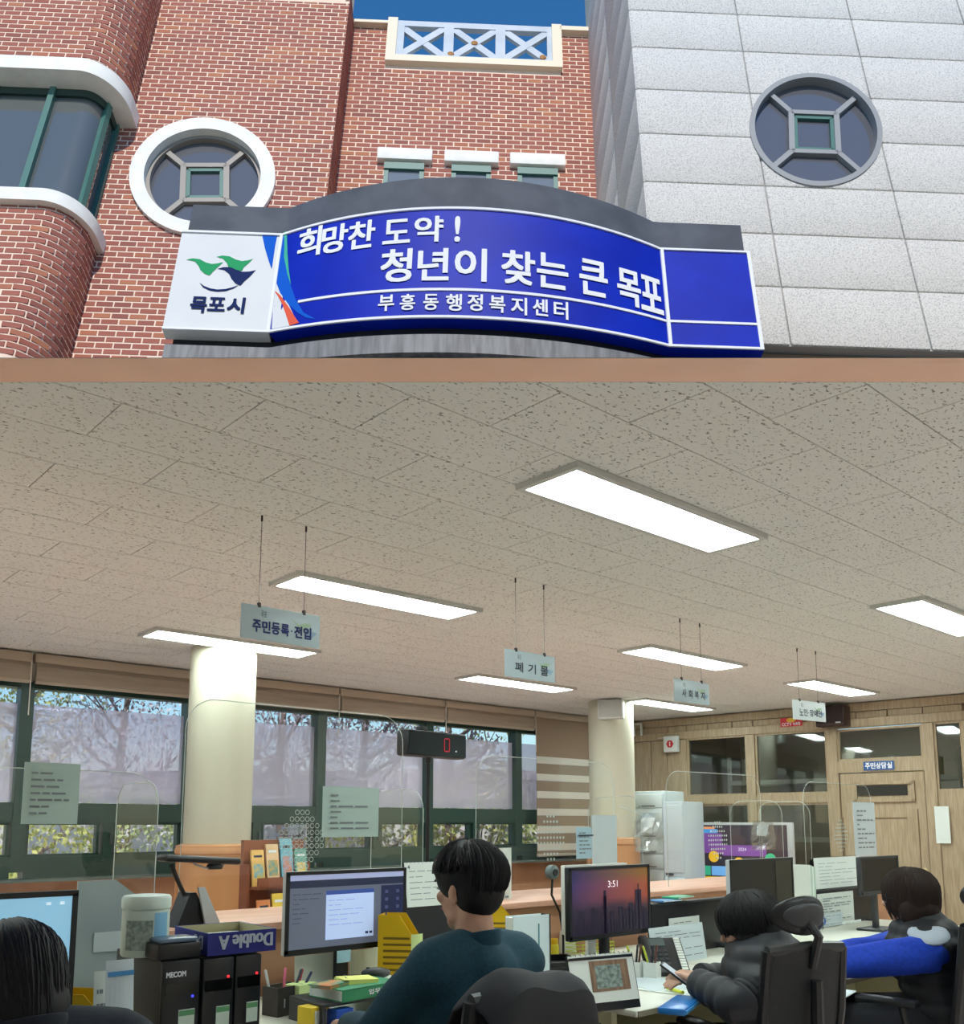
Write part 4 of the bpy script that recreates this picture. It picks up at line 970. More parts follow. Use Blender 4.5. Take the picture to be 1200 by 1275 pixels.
# ---- left desk group: computers, tray box, canister
YP = 2.45
zt = onY(270, 1190, YP).z
plab = ['black computer tower with a white badge, leftmost of three', 'black computer tower in the middle under the blue paper box', 'slim black computer tower, rightmost of three']
STK = mat('white_sticker', (206, 220, 208), .6); STG = mat('green_sticker', (100, 160, 110), .6)
for i, (a, b, top) in enumerate(((202, 249, zt+.0), (252, 291, zt-.004), (292.5, 325, zt-.004))):
    xa_ = onY(a, 1220, YP).x; xb = onY(b, 1220, YP).x; w = xb-xa_; hgt = top-.72
    t = thing('computer_tower', plab[i], 'computer', ((xa_+xb)/2, YP, .72), 0, 'computer towers on the left desk')
    box('case', PLB if i else mat('charcoal_case', (46, 46, 46), .5), (0, .18, hgt/2), (w-.004, .32, hgt), t, r=.004); box('front_panel', PLB, (0, .008, hgt/2), (w, .02, hgt-.004), t, r=.006)
    box('drive_bay', mat('gloss_black', (12, 12, 14), .15), (-.0, -.003, hgt-.075), (w*.84, .004, .03), t)
    box('sticker', STK, (w*.16, -.003, hgt-.16), (w*.42, .002, .055), t); box('sticker', STG, (w*.16, -.0035, hgt-.142), (w*.40, .002, .014), t)
    box('sticker', STK, (w*.16, -.003, hgt-.215), (w*.42, .002, .03), t); box('sticker', STK, (w*.2, -.003, hgt-.275), (w*.26, .002, .075), t)
    box('power_light', scr('red_led' if i else 'blue_led', (230, 40, 50) if i else (60, 60, 230), 2), (w*.3, -.003, hgt-.055 if i else hgt-.10), (.006, .003, .006), t)
    if i == 0:
        mb = MB(); text_into(mb, 'MECOM', lambda x, y, k: Vector((x, -.004-.0002*k, y)), -w*.42, w*.1, hgt-.045, hgt-.03, .05); mb.build('badge', WH, t)
    mb = MB(); [mb.box((-w*.3, -.003, hgt-.19-k*.012), (w*.2, .003, .004)) for k in range(4)]; mb.build('port_strip', PLG, t)
zp = zt
d = onY(214, 1190, YP)
t = thing('power_adapter', 'small black box with a bluish top on the leftmost computer tower', 'adapter', (d.x+.025, YP+.055, zp))
box('body', PLB, (0, 0, .022), (.125, .10, .044), t, r=.008); box('lid', mat('blue_grey_gloss', (96, 116, 140), .25), (0, -.005, .05), (.105, .085, .012), t, r=.005)
c = onY(186, 1172, YP+.13)
t = thing('wipes_canister', 'white round wipes canister with a printed label on the left computer', 'canister', (c.x-.005, YP+.15, zp), R(-30))
CANW = mat('pale_mint_plastic', (208, 222, 212), .35)
MB().lathe([(.060, 0), (.064, .006), (.064, .125), (.060, .13)], 40).build('tub', CANW, t, True); MB().lathe([(.066, .13), (.067, .135), (.067, .158), (.062, .165), (.03, .168)], 40).build('lid', CANW, t, True)
def wrap(name, m, r, a0, a1, z0, z1, par, n=12):
    vs = [(r*math.sin(a0+(a1-a0)*k/n), -r*math.cos(a0+(a1-a0)*k/n), z) for z in (z0, z1) for k in range(n+1)]
    return MB().add(vs, [(k, k+1, n+2+k, n+1+k) for k in range(n)]).build(name, m, par, True)
wrap('label_print', mat('grey_green_label', (168, 182, 172), .6, noise=(120, 134, 128), scale=90), .0645, -.75, .45, .02, .10, t); wrap('label_stripe', mat('sky_blue_label', (130, 184, 216), .6), .0646, .5, 1.2, .01, .12, t)
# paper box
f0 = onZ(258, 1191, zp); f1 = onZ(343, 1183, zp); ex = (f1-f0); L = ex.length; rz = math.atan2(ex.y, ex.x)
t = thing('paper_box', 'open blue paper ream box lying upside down on the computers', 'box', (*f0[:2], zp), rz)
DBLU = mat('navy_blue_carton', (28, 34, 128), .5); KRAFT = mat('kraft_board_inside', (176, 168, 132), .8); W2, HB = .25, .062
box('front_side', DBLU, (L/2, .0015, HB/2), (L, .003, HB), t); box('left_side', DBLU, (.0015, W2/2, HB/2), (.003, W2-.006, HB), t); box('right_side', DBLU, (L-.0015, W2/2, HB/2), (.003, W2-.006, HB), t); box('back_side', DBLU, (L/2, W2-.0015, HB/2), (L, .003, HB), t)
for nm, c, d_ in (('lining', (L/2, .0045, HB/2+.001), (L-.01, .002, HB-.004)), ('lining', (.0045, W2/2, HB/2+.001), (.002, W2-.012, HB-.004)), ('lining', (L-.0045, W2/2, HB/2+.001), (.002, W2-.012, HB-.004)), ('lining', (L/2, W2-.0045, HB/2+.001), (L-.01, .002, HB-.004)), ('bottom', (L/2, W2/2, .002), (L-.008, W2-.008, .004))): box(nm, KRAFT, c, d_, t)
mb = MB(); text_into(mb, 'Double A', lambda x, y, k: Vector((L*.95-x*L*.80, -.0008-.0002*k, HB*.86-y*HB*.62)), 0, 1, 0, 1, .012); mb.build('lettering', mat('silver_print', (196, 204, 220), .5), t)
mb = MB(); text_into(mb, 'Do', lambda x, y, k: Vector((-.0008-.0002*k, .03+x*.07, HB*.86-y*HB*.62)), 0, 1, 0, 1, .03); mb.build('lettering', MATS['silver_print'], t)
pp_ = thing('paper_stack', 'white paper lying inside the open blue box', 'paper', (*f0[:2], zp), rz)
box('ream', PAPER, (L*.5, W2*.5, .022), (L*.8, W2*.8, .03), pp_)
# document camera on the counter
b_ = onY(238, 1142, 3.52)
t = thing('document_camera', 'black overhead document camera with a folded arm on the counter', 'camera', (b_.x, 3.52, 1.0), R(10))
MB().prism([(-.09, 0), (.07, 0), (-.01, .13), (-.035, .13)], -.04, .04, lambda x, y, z: Vector((x, z, y))).build('wedge_base', PLB, t)
MB().prism([(.03, 0), (.10, 0), (.02, .15), (-.01, .15)], -.055, -.045, lambda x, y, z: Vector((x, z, y))).build('side_plate', SILV, t)
MB().tube([(-.03, 0, .11), (-.07, 0, .18), (-.10, 0, .24)], .009, 8).build('arm', PLB, t, True)
hd = MB(); hd.rbox((.03, 0, .255), (.36, .07, .028), .012, 3, Matrix.Rotation(R(4), 3, 'Y')); hd.build('camera_head', PLB, t, True); MB().lathe([(.03, 0), (.034, .012), (.02, .03)], 16, (.10, 0, .215)).build('lens', PLG, t, True)
MB().tube([(-.0, 0, .24), (.06, 0, .22), (.14, 0, .225), (.16, 0, .245)], .004, 6).build('cable_loop', SILV, t)
# id scanner and the frosted panel
b_ = onY(88, 1112, 3.5)
t = thing('card_reader', 'beige wedge shaped card reader on the counter at the left', 'reader', (b_.x, 3.5, 1.0), R(-15))
BEI = mat('beige_plastic', (206, 200, 186), .5)
MB().prism([(-.12, 0), (.13, 0), (.13, .085), (.05, .09), (-.02, .115), (-.06, .10)], -.06, .06, lambda x, y, z: Vector((x, z, y))).build('body', BEI, t)
box('slot', PLG, (-.085, -.061, .055), (.07, .003, .008), t, rot=Matrix.Rotation(R(-55), 3, 'Y')); box('side_tab', mat('lime_tab', (206, 210, 90), .5), (.133, 0, .06), (.006, .08, .03), t)
x0, x1, z0, z1 = rectY(94, 1096, 172, 1200, 3.0)
t = thing('frosted_screen', 'pale blue grey frosted desk panel behind the yellow file box', 'screen', ((x0+x1)/2, 3.0, .72))
FRP = mat('frosted_blue_panel', (164, 178, 182), .3, noise=(176, 190, 190), scale=4)
w, h = x1-x0, z1-.72
MB().prism([(-w/2, 0), (w/2, 0), (w/2, h-.06), (w/2-.08, h), (-w/2, h)][::-1], -.006, .006, lambda x, y, z: Vector((x, z, y))).build('sheet', FRP, t)
box('pinned_note', PAPERB, (w*.0, -.009, h*.62), (.085, .002, .06), t); box('foot', PLG, (-w*.3, 0, .006), (.05, .10, .012), t); box('foot', PLG, (w*.3, 0, .006), (.05, .10, .012), t)
# file holders
YEL = mat('yellow_plastic', (222, 180, 20), .4)
def file_box(label, loc, rz, w=.09, dp=.24, h=.27, m=YEL, lowf=.4, slots=True):
    t = thing('file_holder', label, 'file holder', loc, rz, 'yellow file holders')
    side = [(-dp/2, 0), (dp/2, 0), (dp/2, h), (dp*.1, h), (-dp/2, h*lowf)]
    for s in (-1, 1): MB().prism(side, s*w/2-.0015, s*w/2+.0015, lambda x, y, z: Vector((z, x, y))).build('side_wall', m, t)
    box('back_wall', m, (0, dp/2-.0015, h/2), (w, .003, h), t); box('front_wall', m, (0, -dp/2+.0015, h*lowf/2), (w, .003, h*lowf), t); box('base', m, (0, 0, .002), (w, dp, .004), t)
    if slots:
        SL_ = mat('slot_shadow_yellow', (120, 92, 8), .6)
        for s in (-1, 1):
            mb = MB()
            for k in range(9):
                zc_ = h*.12+k*h*.075
                x_a = -dp*.36+max(0, (zc_/h-lowf))*dp*.75
                mb.box((s*(w/2+.0018), (x_a+dp*.40)/2, zc_), (.0012, max(dp*.40-x_a, .01), h*.028))
            tag(mb.build('slots', SL_, t), kind='stuff')
    return t
q = onZ(128, 1258, .72); file_box('yellow slotted file holder beside the lower left monitor', (onY(130, 1200, 2.55).x, 2.55, .72), R(40), .10, .24, .235)
x0, x1, z0, z1 = rectY(137, 1196, 172, 1252, 2.36)
t = sheet('notebook', 'white booklet with a blue stripe leaning on the yellow holder', 'notebook', (x0, x1, .72, z1), 2.36, PAPERB, 0, tilt=R(-6)); box('stripe', mat('bright_blue_stripe', (64, 140, 196), .6), (0, -.0085, (z1-.72)*.90), ((x1-x0)*.92, .002, .012), t)
x0, x1, z0, z1 = rectY(120, 1200, 140, 1250, 2.5)
sheet('leaflet', 'folded white leaflet standing inside the left yellow holder', 'leaflet', (x0, x1, .735, z1-.02), 2.50, PAPER, 6, tilt=R(-4))
x_, _, _, z1 = rectY(182, 1205, 196, 1262, 2.32)
t = thing('tape_cutter', 'blue and yellow tape cutter in front of the charcoal computer side', 'tape cutter', (x_, 2.32, .72), R(20))
MB().prism([(-.022, .06), (.022, .06), (.026, .11), (.018, .15), (-.01, .16), (-.022, .14)], -.008, .008, lambda x, y, z: Vector((x, z, y))).build('blue_shell', mat('sky_blue_plastic', (96, 168, 206), .4), t)
box('yellow_core', YEL, (.014, -.002, .085), (.026, .018, .04), t, r=.006); box('yellow_handle', YEL, (.004, 0, .03), (.016, .012, .06), t, r=.004)
# ---- number display on its pole
x0, x1, z0, z1 = rectY(503, 911, 584, 943, 3.8)
t = thing('number_display', 'black number display box with a red zero on a thin black pole', 'display', ((x0+x1)/2, 3.8, 1.0), R(6))
w, h = x1-x0, z1-z0; zc = (z0+z1)/2-1.0
box('case', PLB, (0, .04, zc), (w, .09, h), t, r=.014); box('face', mat('dark_teal_face', (18, 30, 34), .2), (0, -.0055, zc), (w-.02, .003, h-.02), t); box('mount', PLB, (-.08, .04, zc+h/2+.01), (.05, .04, .03), t, r=.005)
RED = scr('red_segment', (150, 20, 34), .6)
dg_ = thing('digit', '', ''); bpy.data.objects.remove(dg_)
mb = MB(); cx, sw, sh = w*.14, .022, .022
for c, d_ in (((cx, -.0085, zc+.034), (.036, .002, .007)), ((cx, -.0085, zc-.034), (.036, .002, .007)), ((cx-.019, -.0085, zc), (.007, .002, .062)), ((cx+.019, -.0085, zc), (.007, .002, .062))): mb.box(c, d_)
mb.build('digit_zero', RED, t); box('call_light', scr('white_dot', (230, 240, 240), 1), (w*.3, -.0085, zc-.03), (.006, .002, .006), t)
MB().tube([(-.02, .05, 0), (-.02, .05, zc-h/2)], .011, 12).build('pole', PLB, t, True); MB().lathe([(.08, 0), (.08, .012), (.02, .02)], 24, (-.02, .05, 0)).build('pole_base', PLB, t, True); MB().lathe([(.016, 0), (.018, .03)], 14, (-.02, .05, zc-h/2-.03)).build('collar', PLB, t, True)
def letters(par, body, fr, x0, x1, y0, y1, bold, m):
    """one object for each character, spaced in equal cells; thin ones take half a cell"""
    ws = [.45 if c in ' ·' else 1.0 for c in body]; u = (x1-x0)/sum(ws); x = x0
    for c, q in zip(body, ws):
        if c == '·':
            mb = MB(); cx, cy, r = x+u*q/2, (y0+y1)/2, u*.09; mb.add([fr(cx+r*math.cos(a), cy+r*math.sin(a), 0) for a in [2*math.pi*k/8 for k in range(8)]], [tuple(range(8))]); mb.build('letter', m, par)
        elif c != ' ':
            mb = MB(); text_into(mb, c, fr, x+u*.05, x+u*.95, y0, y1, bold); mb.build('letter', m, par)
        x += u*q
# ---- hanging department signs
SIGN = mat('pale_blue_sign_board', (176, 192, 198), .35); SIGNW = mat('white_sign_board', (212, 220, 222), .35)
LG = mat('light_green_mark', (166, 192, 162), .6); LBm = mat('light_blue_mark', (146, 174, 196), .6); WIRE = mat('steel_wire', (120, 116, 112), .4, metal=.6)
for i, (xa_, tx_, b_, gap) in enumerate(((1.607, '주민등록·전입', (.13, .89), 0), (3.003, '폐 기 물', (.18, .86), 1), (4.364, '사 회 복 지', (.2, .86), 1), (5.745, '노인·장애인', (.18, .88), 0))):
    w = .352; t = thing('hanging_sign', ['hanging sign reading resident registration and move-in', 'hanging sign reading waste, second from the left', 'hanging sign reading social welfare, third from the left', 'hanging sign reading elderly and disabled, rightmost'][i], 'sign', (xa_+w/2, 3.182, 2.107), 0, 'department signs hung from the ceiling')
    if i == 3: t.rotation_euler = (0, 0, R(-9))
    h = .137; bd = box('board', SIGN if i < 3 else SIGNW, (0, 0, h/2), (w, .006, h), t, r=.002)
    letters(bd, tx_, lambda x, y, k: Vector((x, -.0036-.0002*k, y)), -w/2+w*b_[0], -w/2+w*b_[1], h*.22, h*.58, .035 if i < 1 else .02, INKD if i else mat('navy_ink', (40, 50, 110), .7))
    mb = MB(); text_into(mb, '목포', lambda x, y, k: Vector((x, -.0036, y)), -w*.26, -w*.19, h*.66, h*.86, 0); mb.build('city_mark', INKD, t)
    MB().prism([(w*.12, h*.78), (w*.22, h*.62), (w*.30, h*.70), (w*.40, h*.68), (w*.30, h*.52), (w*.24, h*.46), (w*.20, h*.58)][::-1], -.0034, -.003, lambda x, y, z: Vector((x, z, y))).build('leaf_mark', LG, t)
    MB().prism([(w*.30, h*.50), (w*.46, h*.46), (w*.40, h*.28), (w*.34, h*.34)], -.0034, -.003, lambda x, y, z: Vector((x, z, y))).build('wave_mark', LBm, t)
    for sx in (-w/2+w*.215, -w/2+w*.785):
        MB().tube([(sx, 0, h), (sx, 0, ZC-2.107)], .0016, 5).build('wire', WIRE, t); box('clip', mat('dark_clip', (60, 56, 54), .4, metal=.4), (sx, 0, h+.002), (.014, .012, .02), t, r=.003); box('ceiling_hook', MATS['dark_clip'], (sx, 0, ZC-2.107-.012), (.006, .006, .024), t)
# ---- notices on the screens
sheet('notice_sheet', 'pale green notice sheet taped to the far left screen', 'notice', rectY(28, 950, 98, 1026, 3.6), 3.598, mat('pale_green_paper', (180, 200, 194), .8), 7, 'notices on the screens')
sheet('notice_sheet', 'pale green notice sheet on the screen left of the number display', 'notice', rectY(401, 980, 471, 1042, 3.6), 3.598, MATS['pale_green_paper'], 7, 'notices on the screens', seed=4)
x0, x1, z0, z1 = rectY(717, 1030, 738, 1069, 3.6)
t = sheet('notice_sheet', 'small light blue notice with dark headings beside the striped blind', 'notice', (x0, x1, z0, z1), 3.598, mat('light_blue_paper', (176, 208, 222), .7), 6, 'notices on the screens'); box('heading', INKD, (0, -.009, (z1-z0)*.74), ((x1-x0)*.9, .002, .008), t)
sheet('paper_strip', 'long pale blue paper strip hung above the sunset monitor', 'paper', rectY(737, 1015, 768, 1082, 3.595), 3.595, PAPERB, 0, 'long paper strips')
sheet('paper_strip', 'long pale blue paper strip hung in front of the oak door', 'paper', rectY(1063, 999, 1090, 1066, 3.595), 3.595, PAPERB, 9, 'long paper strips', seed=8)
# ---- plastic bags hung on the screens
BAG = clear_mat('clear_plastic_bag', .28, (.95, .97, .97), .18)
def bag(label, rect, Y, seed, cord=None):
    x0, x1, z0, z1 = rect; rnd = random.Random(seed); t = thing('plastic_bag', label, 'bag', ((x0+x1)/2, Y, z0), 0, 'plastic bags on the screens'); w, h = x1-x0, z1-z0
    mb = MB(); n = 8; vs = []
    for sgn in (1, -1):
        for j in range(n+1):
            for k in range(n+1):
                fx, fz = k/n, j/n; bul_ = math.sin(math.pi*fx)*math.sin(math.pi*min(fz*1.1, 1))
                ww = w*(1-.35*abs(fz-.35))
                vs.append((-ww/2+ww*fx+rnd.uniform(-.006, .006), -sgn*(.004+.028*bul_)+rnd.uniform(-.008, .008)*bul_, h*fz))
    N = (n+1)**2; q = lambda s, j, k: s*N+j*(n+1)+k
    mb.add(vs, [(q(s, j, k), q(s, j, k+1), q(s, j+1, k+1), q(s, j+1, k)) for s in (0, 1) for j in range(n) for k in range(n)]); mb.build('film', BAG, t)
    if cord: MB().tube([(0, .02, h*.9), (cord[0]-(x0+x1)/2, cord[1]-Y, cord[2]-z0)], .003, 6).build('hanging_cord', ACE, t)
    MB().prism([(-w*.25, h*.5), (w*.1, h*.45), (w*.22, h*.85), (-.0, h*.98), (-w*.22, h*.8)], -.002, .002, lambda x, y, z: Vector((x, z, y))).build('contents', mat('white_mask', (226, 230, 230), .8), t)
bag('clear plastic bag of masks hung in front of the white drawers', rectY(788, 1012, 826, 1060, 3.58), 3.58, 1, (onY(793, 1040, 3.45).x, 3.58, 1.5))
bag('clear plastic bag hung in front of the purple display', rectY(934, 1022, 966, 1058, 3.58), 3.58, 2, (onY(968, 1040, 3.45).x, 3.58, 1.5))
# ================================================================== chairs and people
FABB = mat('black_fabric', (26, 27, 31), .8, noise=(34, 35, 40), scale=60); MESHB = mat('black_mesh_fabric', (38, 40, 43), .7, noise=(24, 25, 28), scale=220, stretch=(.25, 1, 3)); CHR = mat('grey_steel', (120, 122, 124), .35, metal=.7)
def office_chair(label, loc, rz, seat=.46, backtop=1.04, head=True, wide=.48):
    """local +y is where the sitter looks"""
    t = thing('office_chair', label, 'chair', loc, rz, 'office chairs')
    box('seat', FABB, (0, 0, seat-.035), (wide, .47, .07), t, r=.03)
    hb = backtop-seat-.06; yb = -.27
    fr = MB()
    for s in (-1, 1): fr.tube([(s*wide*.44, yb+.02, seat+.06), (s*wide*.48, yb-.02, seat+.06+hb*.5), (s*wide*.46, yb-.05, backtop)], .02, 8)
    fr.tube([(-wide*.46, yb-.05, backtop), (0, yb-.075, backtop+.012), (wide*.46, yb-.05, backtop)], .02, 8); fr.tube([(-wide*.44, yb+.02, seat+.06), (0, yb-.0, seat+.05), (wide*.44, yb+.02, seat+.06)], .02, 8)
    fr.build('back_frame', PLB, t, True)
    mb = MB(); n = 8; vs = []
    for y_ in (0, -.008):
        for j in range(n+1):
            for k in range(n+1):
                fx = -1+2*k/n; fz = j/n; vs.append((fx*wide*.46, yb+.02-.07*fz+(fx*fx-1)*.03+y_, seat+.06+hb*fz))
    N = (n+1)**2; q = lambda s, j, k: s*N+j*(n+1)+k
    mb.add(vs, [(q(0, j, k+1), q(0, j, k), q(0, j+1, k), q(0, j+1, k+1)) for j in range(n) for k in range(n)]+[(q(1, j, k), q(1, j, k+1), q(1, j+1, k+1), q(1, j+1, k)) for j in range(n) for k in range(n)])
    mb.build('mesh_back', MESHB, t, True)
    MB().tube([(0, yb-.03, seat-.06), (0, yb-.09, seat+.15), (0, yb-.10, backtop-.1)], [.03, .025, .02], 8).build('back_spine', PLB, t, True)
    if head:
        MB().tube([(0, yb-.08, backtop-.06), (0, yb-.12, backtop+.05), (0, yb-.06, backtop+.11)], .016, 8).build('headrest_arm', PLB, t, True)
        h = MB().ell((0, 0, 0), (.125, .022, .07), None, 28, 16)
        h.v = [Vector((p.x, yb-.06+p.y+.045*(p.x/.125)**2, backtop+.118+p.z)) for p in h.v]; h.build('headrest', PLB, t, True)
        h = MB().ell((0, 0, 0), (.095, .012, .045), None, 24, 12); h.v = [Vector((p.x, yb-.076+p.y+.045*(p.x/.125)**2, backtop+.118+p.z)) for p in h.v]; h.build('headrest_shell', PLG, t, True)
    for s in (-1, 1):
        a = MB().tube([(s*wide*.5, -.12, seat-.05), (s*(wide*.5+.05), -.10, seat+.08), (s*(wide*.5+.05), -.08, seat+.19)], .016, 8); a.build('arm_post', PLB, t, True); box('arm_pad', PLB, (s*(wide*.5+.045), -.02, seat+.205), (.07, .25, .03), t, r=.012)
    MB().tube([(0, 0, .10), (0, 0, seat-.07)], .03, 12).build('gas_lift', CHR, t, True)
    for k in range(5):
        a = 2*math.pi*k/5+.3; e_ = Vector((math.cos(a)*.28, math.sin(a)*.28, .075))
        MB().tube([(0, 0, .11), e_], [.028, .018], 8).build('base_spoke', PLB, t, True)
        MB().lathe([(.0, -.02), (.024, -.018), (.026, 0), (.024, .018), (.0, .02)], 14).build('caster', PLB, t, True, Matrix.Translation((e_.x, e_.y, .027)) @ Matrix.Rotation(a, 4, 'Z') @ Matrix.Rotation(R(90), 4, 'X'))
    return t
def caps(mb, p0, r0, p1, r1, n=12):
    p0, p1 = Vector(p0), Vector(p1)
    mb.tube([p0.lerp(p1, k/4) for k in range(5)], [r0+(r1-r0)*k/4 for k in range(5)], n); mb.ell(p0, (r0,)*3, None, 12, 8); mb.ell(p1, (r1,)*3, None, 12, 8)
def chain(mb, pts):
    for (p, r), (q, s) in zip(pts, pts[1:]): caps(mb, p, r, q, s)
def remesh(mb, name, m, voxel, parent, smooth=6, fn=None):
    me = mb.mesh('tmp'); o = bpy.data.objects.new('tmp', me); COL.objects.link(o)
    md = o.modifiers.new('r', 'REMESH'); md.mode = 'VOXEL'; md.voxel_size = voxel
    sm = o.modifiers.new('s', 'SMOOTH'); sm.iterations = smooth; sm.factor = .5
    r = bpy.data.meshes.new_from_object(o.evaluated_get(bpy.context.evaluated_depsgraph_get())); bpy.data.objects.remove(o); bpy.data.meshes.remove(me)
    if fn:
        nr = [v.normal.copy() for v in r.vertices]
        for v, n_ in zip(r.vertices, nr): v.co = v.co+n_*fn(v.co)
    r.polygons.foreach_set('use_smooth', [True]*len(r.polygons)); r.materials.clear(); r.materials.append(m); r.update()
    return link(name, r, parent)
SKIN = mat('warm_skin', (206, 162, 138), .55, noise=(198, 152, 128), scale=14)
def hair_mat(name, c, c2): return mat(name, c, .6, spec=.3, noise=c2, scale=30, stretch=(6, 6, 1))
HBLK = hair_mat('black_hair', (14, 13, 15), (26, 24, 26)); HBRN = hair_mat('dark_brown_hair', (48, 32, 26), (34, 22, 18))
def person(label, head, az, top_z, hairm, hair, arms, clothes, lean=.05, head_rot=(0, 0), sw=.19, glasses=False, legs=True, drop=.315, fwd=.03):
    """head: world point of the head centre; arms: ((elbow, hand), (elbow, hand)) in the sitter's frame for left (x<0) and right; body grown as one surface"""
    rz = az-math.pi/2; Rz = Matrix.Rotation(rz, 3, 'Z')
    hl = Vector((0, lean+fwd, top_z-.115))
    off = Rz @ hl; loc = Vector((head.x-off.x, head.y-off.y, 0))
    mb = MB(); shz = top_z-drop
    # trunk
    chain(mb, [((0, -.02, .55), .125), ((0, -.01, .70), .118), ((0, lean*.6, .86), .13), ((0, lean*.9, shz-.06), .125)])
    for s in (-1, 1):
        chain(mb, [((s*.08, -.02, .54), .10), ((s*.07, lean*.7, .85), .10), ((s*.09, lean, shz-.04), .085), ((s*(sw-.02), lean-.01, shz-.01), .062)])
        chain(mb, [((s*.03, lean, shz+.02), .06), ((s*(sw-.03), lean-.01, shz+.0), .058)])
        if legs: chain(mb, [((s*.10, .02, .53), .09), ((s*.13, .42, .52), .062), ((s*.13, .40, .10), .042)]); caps(mb, (s*.13, .38, .05), .042, (s*.14, .54, .035), .033)
    # neck and head
    nb = Vector((0, lean-.01, shz+.03)); caps(mb, nb, .062, (hl.x, hl.y-.025, hl.z-.06), .055)
    HR = Matrix.Rotation(head_rot[0], 3, 'Z') @ Matrix.Rotation(head_rot[1], 3, 'X')
    H = lambda x, y, z: hl+HR @ Vector((x, y, z))
    mb.ell(H(0, -.012, .02), (.074, .094, .098), HR, 20, 14); mb.ell(H(0, .02, -.035), (.060, .070, .078), HR, 18, 12)
    caps(mb, H(0, .045, -.09), .03, H(0, .055, -.095), .026); caps(mb, H(-.03, .02, -.075), .034, H(.03, .02, -.075), .034)
    caps(mb, H(0, .085, .01), .010, H(0, .105, -.022), .014); mb.ell(H(0, .088, -.055), (.022, .010, .010), HR, 10, 8); mb.ell(H(0, .078, .03), (.05, .018, .012), HR, 12, 8)
    for s in (-1, 1):
        mb.ell(H(s*.074, -.008, -.012), (.010, .020, .032), HR, 12, 10); mb.ell(H(s*.080, -.016, .004), (.010, .014, .02), HR, 10, 8); mb.ell(H(s*.04, .065, -.02), (.022, .02, .02), HR, 10, 8)
    # arms and hands with five fingers
    for s, (el, hd, up) in zip((-1, 1), arms):
        sh = Vector((s*sw, lean-.01, shz-.02)); el = Vector(el); hd = Vector(hd); d = (hd-el).normalized()
        chain(mb, [(sh, .058), (sh.lerp(el, .5), .050), (el, .042), (el.lerp(hd, .55), .036), (hd-d*.03, .026)])
        up = Vector(up); x = d.cross(up).normalized(); up = x.cross(d)
        for k in (-1.0, -.33, .33, 1.0): caps(mb, hd-d*.02+x*(k*.016), .016, hd+d*.055+x*(k*.027), .0115)
        for k, ln in zip((-1.0, -.33, .33, 1.0), ((.036, .028, .02), (.042, .032, .023), (.039, .03, .022), (.03, .022, .017))):
            p = hd+d*.058+x*(k*.028); dd = d.copy()
            for j, l in enumerate(ln):
                dd = (dd-up*(.35+.18*j)).normalized(); q = p+dd*l; caps(mb, p, .0095-.001*j, q, .0088-.001*j, 8); p = q
        ts = -s; p = hd+x*(ts*.024)-d*.005
        for j, (dv, l) in enumerate(((d*.6+x*(ts*.9)-up*.3, .035), (d*.9+x*(ts*.35)-up*.35, .03), (d+x*(ts*-.05)-up*.4, .024))):
            q = p+dv.normalized()*l; caps(mb, p, .0135-.0022*j, q, .0118-.0022*j, 8); p = q
    t = remesh(mb, 'person', SKIN, .0068, None, 4)
    t.location = loc; t.rotation_euler = (0, 0, rz); tag(t, label, 'person', 'people working at the desks')
    # eyes, brows, mouth
    for s in (-1, 1):
        MB().ell(H(s*.032, .083, .006), (.012, .007, .006), HR, 10, 8).build('eye', mat('eye_white', (230, 226, 220), .3), t, True); MB().ell(H(s*.032, .0885, .006), (.005, .003, .005), HR, 8, 6).build('iris', mat('dark_iris', (30, 20, 16), .3), t, True)
        MB().tube([H(s*.016, .094, .028), H(s*.034, .093, .032), H(s*.052, .082, .027)], .0032, 6).build('eyebrow', hairm, t)
    MB().tube([H(-.022, .088, -.055), H(0, .098, -.054), H(.022, .088, -.055)], [.003, .0055, .003], 8).build('lips', mat('lip_skin', (176, 110, 100), .5), t, True)
    # hair: a cap grown as one surface with combed locks over it
    cap_, locks, seed = hair; hb = MB()
    for c, r in cap_: hb.ell(H(*c), r, HR, 20, 14)
    ho = remesh(hb, 'hair', hairm, .009, t, 5)
    rnd = random.Random(seed); lk = MB(); (cc, rr) = cap_[0]
    for _ in range(locks[0]):
        ph = rnd.uniform(0, 2*math.pi); back = math.sin(ph) < .35
        th1 = locks[1] if back and not (len(locks) > 4 and abs(math.cos(ph)) > .72) else locks[2]; th0 = rnd.uniform(.05, .9); pts = []; rs = []; w_ = rnd.uniform(-.25, .25); l0_ = rnd.uniform(1.0, 1.055)+(rnd.random()**3*.08 if len(locks) > 4 else 0); e_ = th1*rnd.uniform(.82, 1.06)
        for k in range(7):
            f = k/6; th = th0+(e_-th0)*f; p_ = ph+w_*f
            q = Vector((rr[0]*math.sin(th)*math.cos(p_), rr[1]*math.sin(th)*math.sin(p_), rr[2]*math.cos(th)))*(l0_+.02*math.sin(3*f+ph))
            if th > 1.5: q.z -= (th-1.5)*locks[3]
            pts.append(H(cc[0]+q.x, cc[1]+q.y, cc[2]+q.z)); rs.append(.0075*(1-f)**.6*(.5+.5*min(1, f*4))+.0012)
        lk.tube(pts, rs, 5)
    tag(lk.build('hair_locks', hairm, t, True), kind='stuff')
    if glasses:
        g = MB()
        for s in (-1, 1):
            g.tube([H(s*.034+.024*math.cos(a), .104, .004+.017*math.sin(a)) for a in [2*math.pi*k/14 for k in range(15)]], .0018, 6); g.tube([H(s*.058, .10, .008), H(s*.078, .05, .008), H(s*.08, -.01, .0)], .002, 6)
        g.tube([H(-.010, .107, .006), H(.010, .107, .006)], .0018, 6); g.build('glasses', PLG, t)
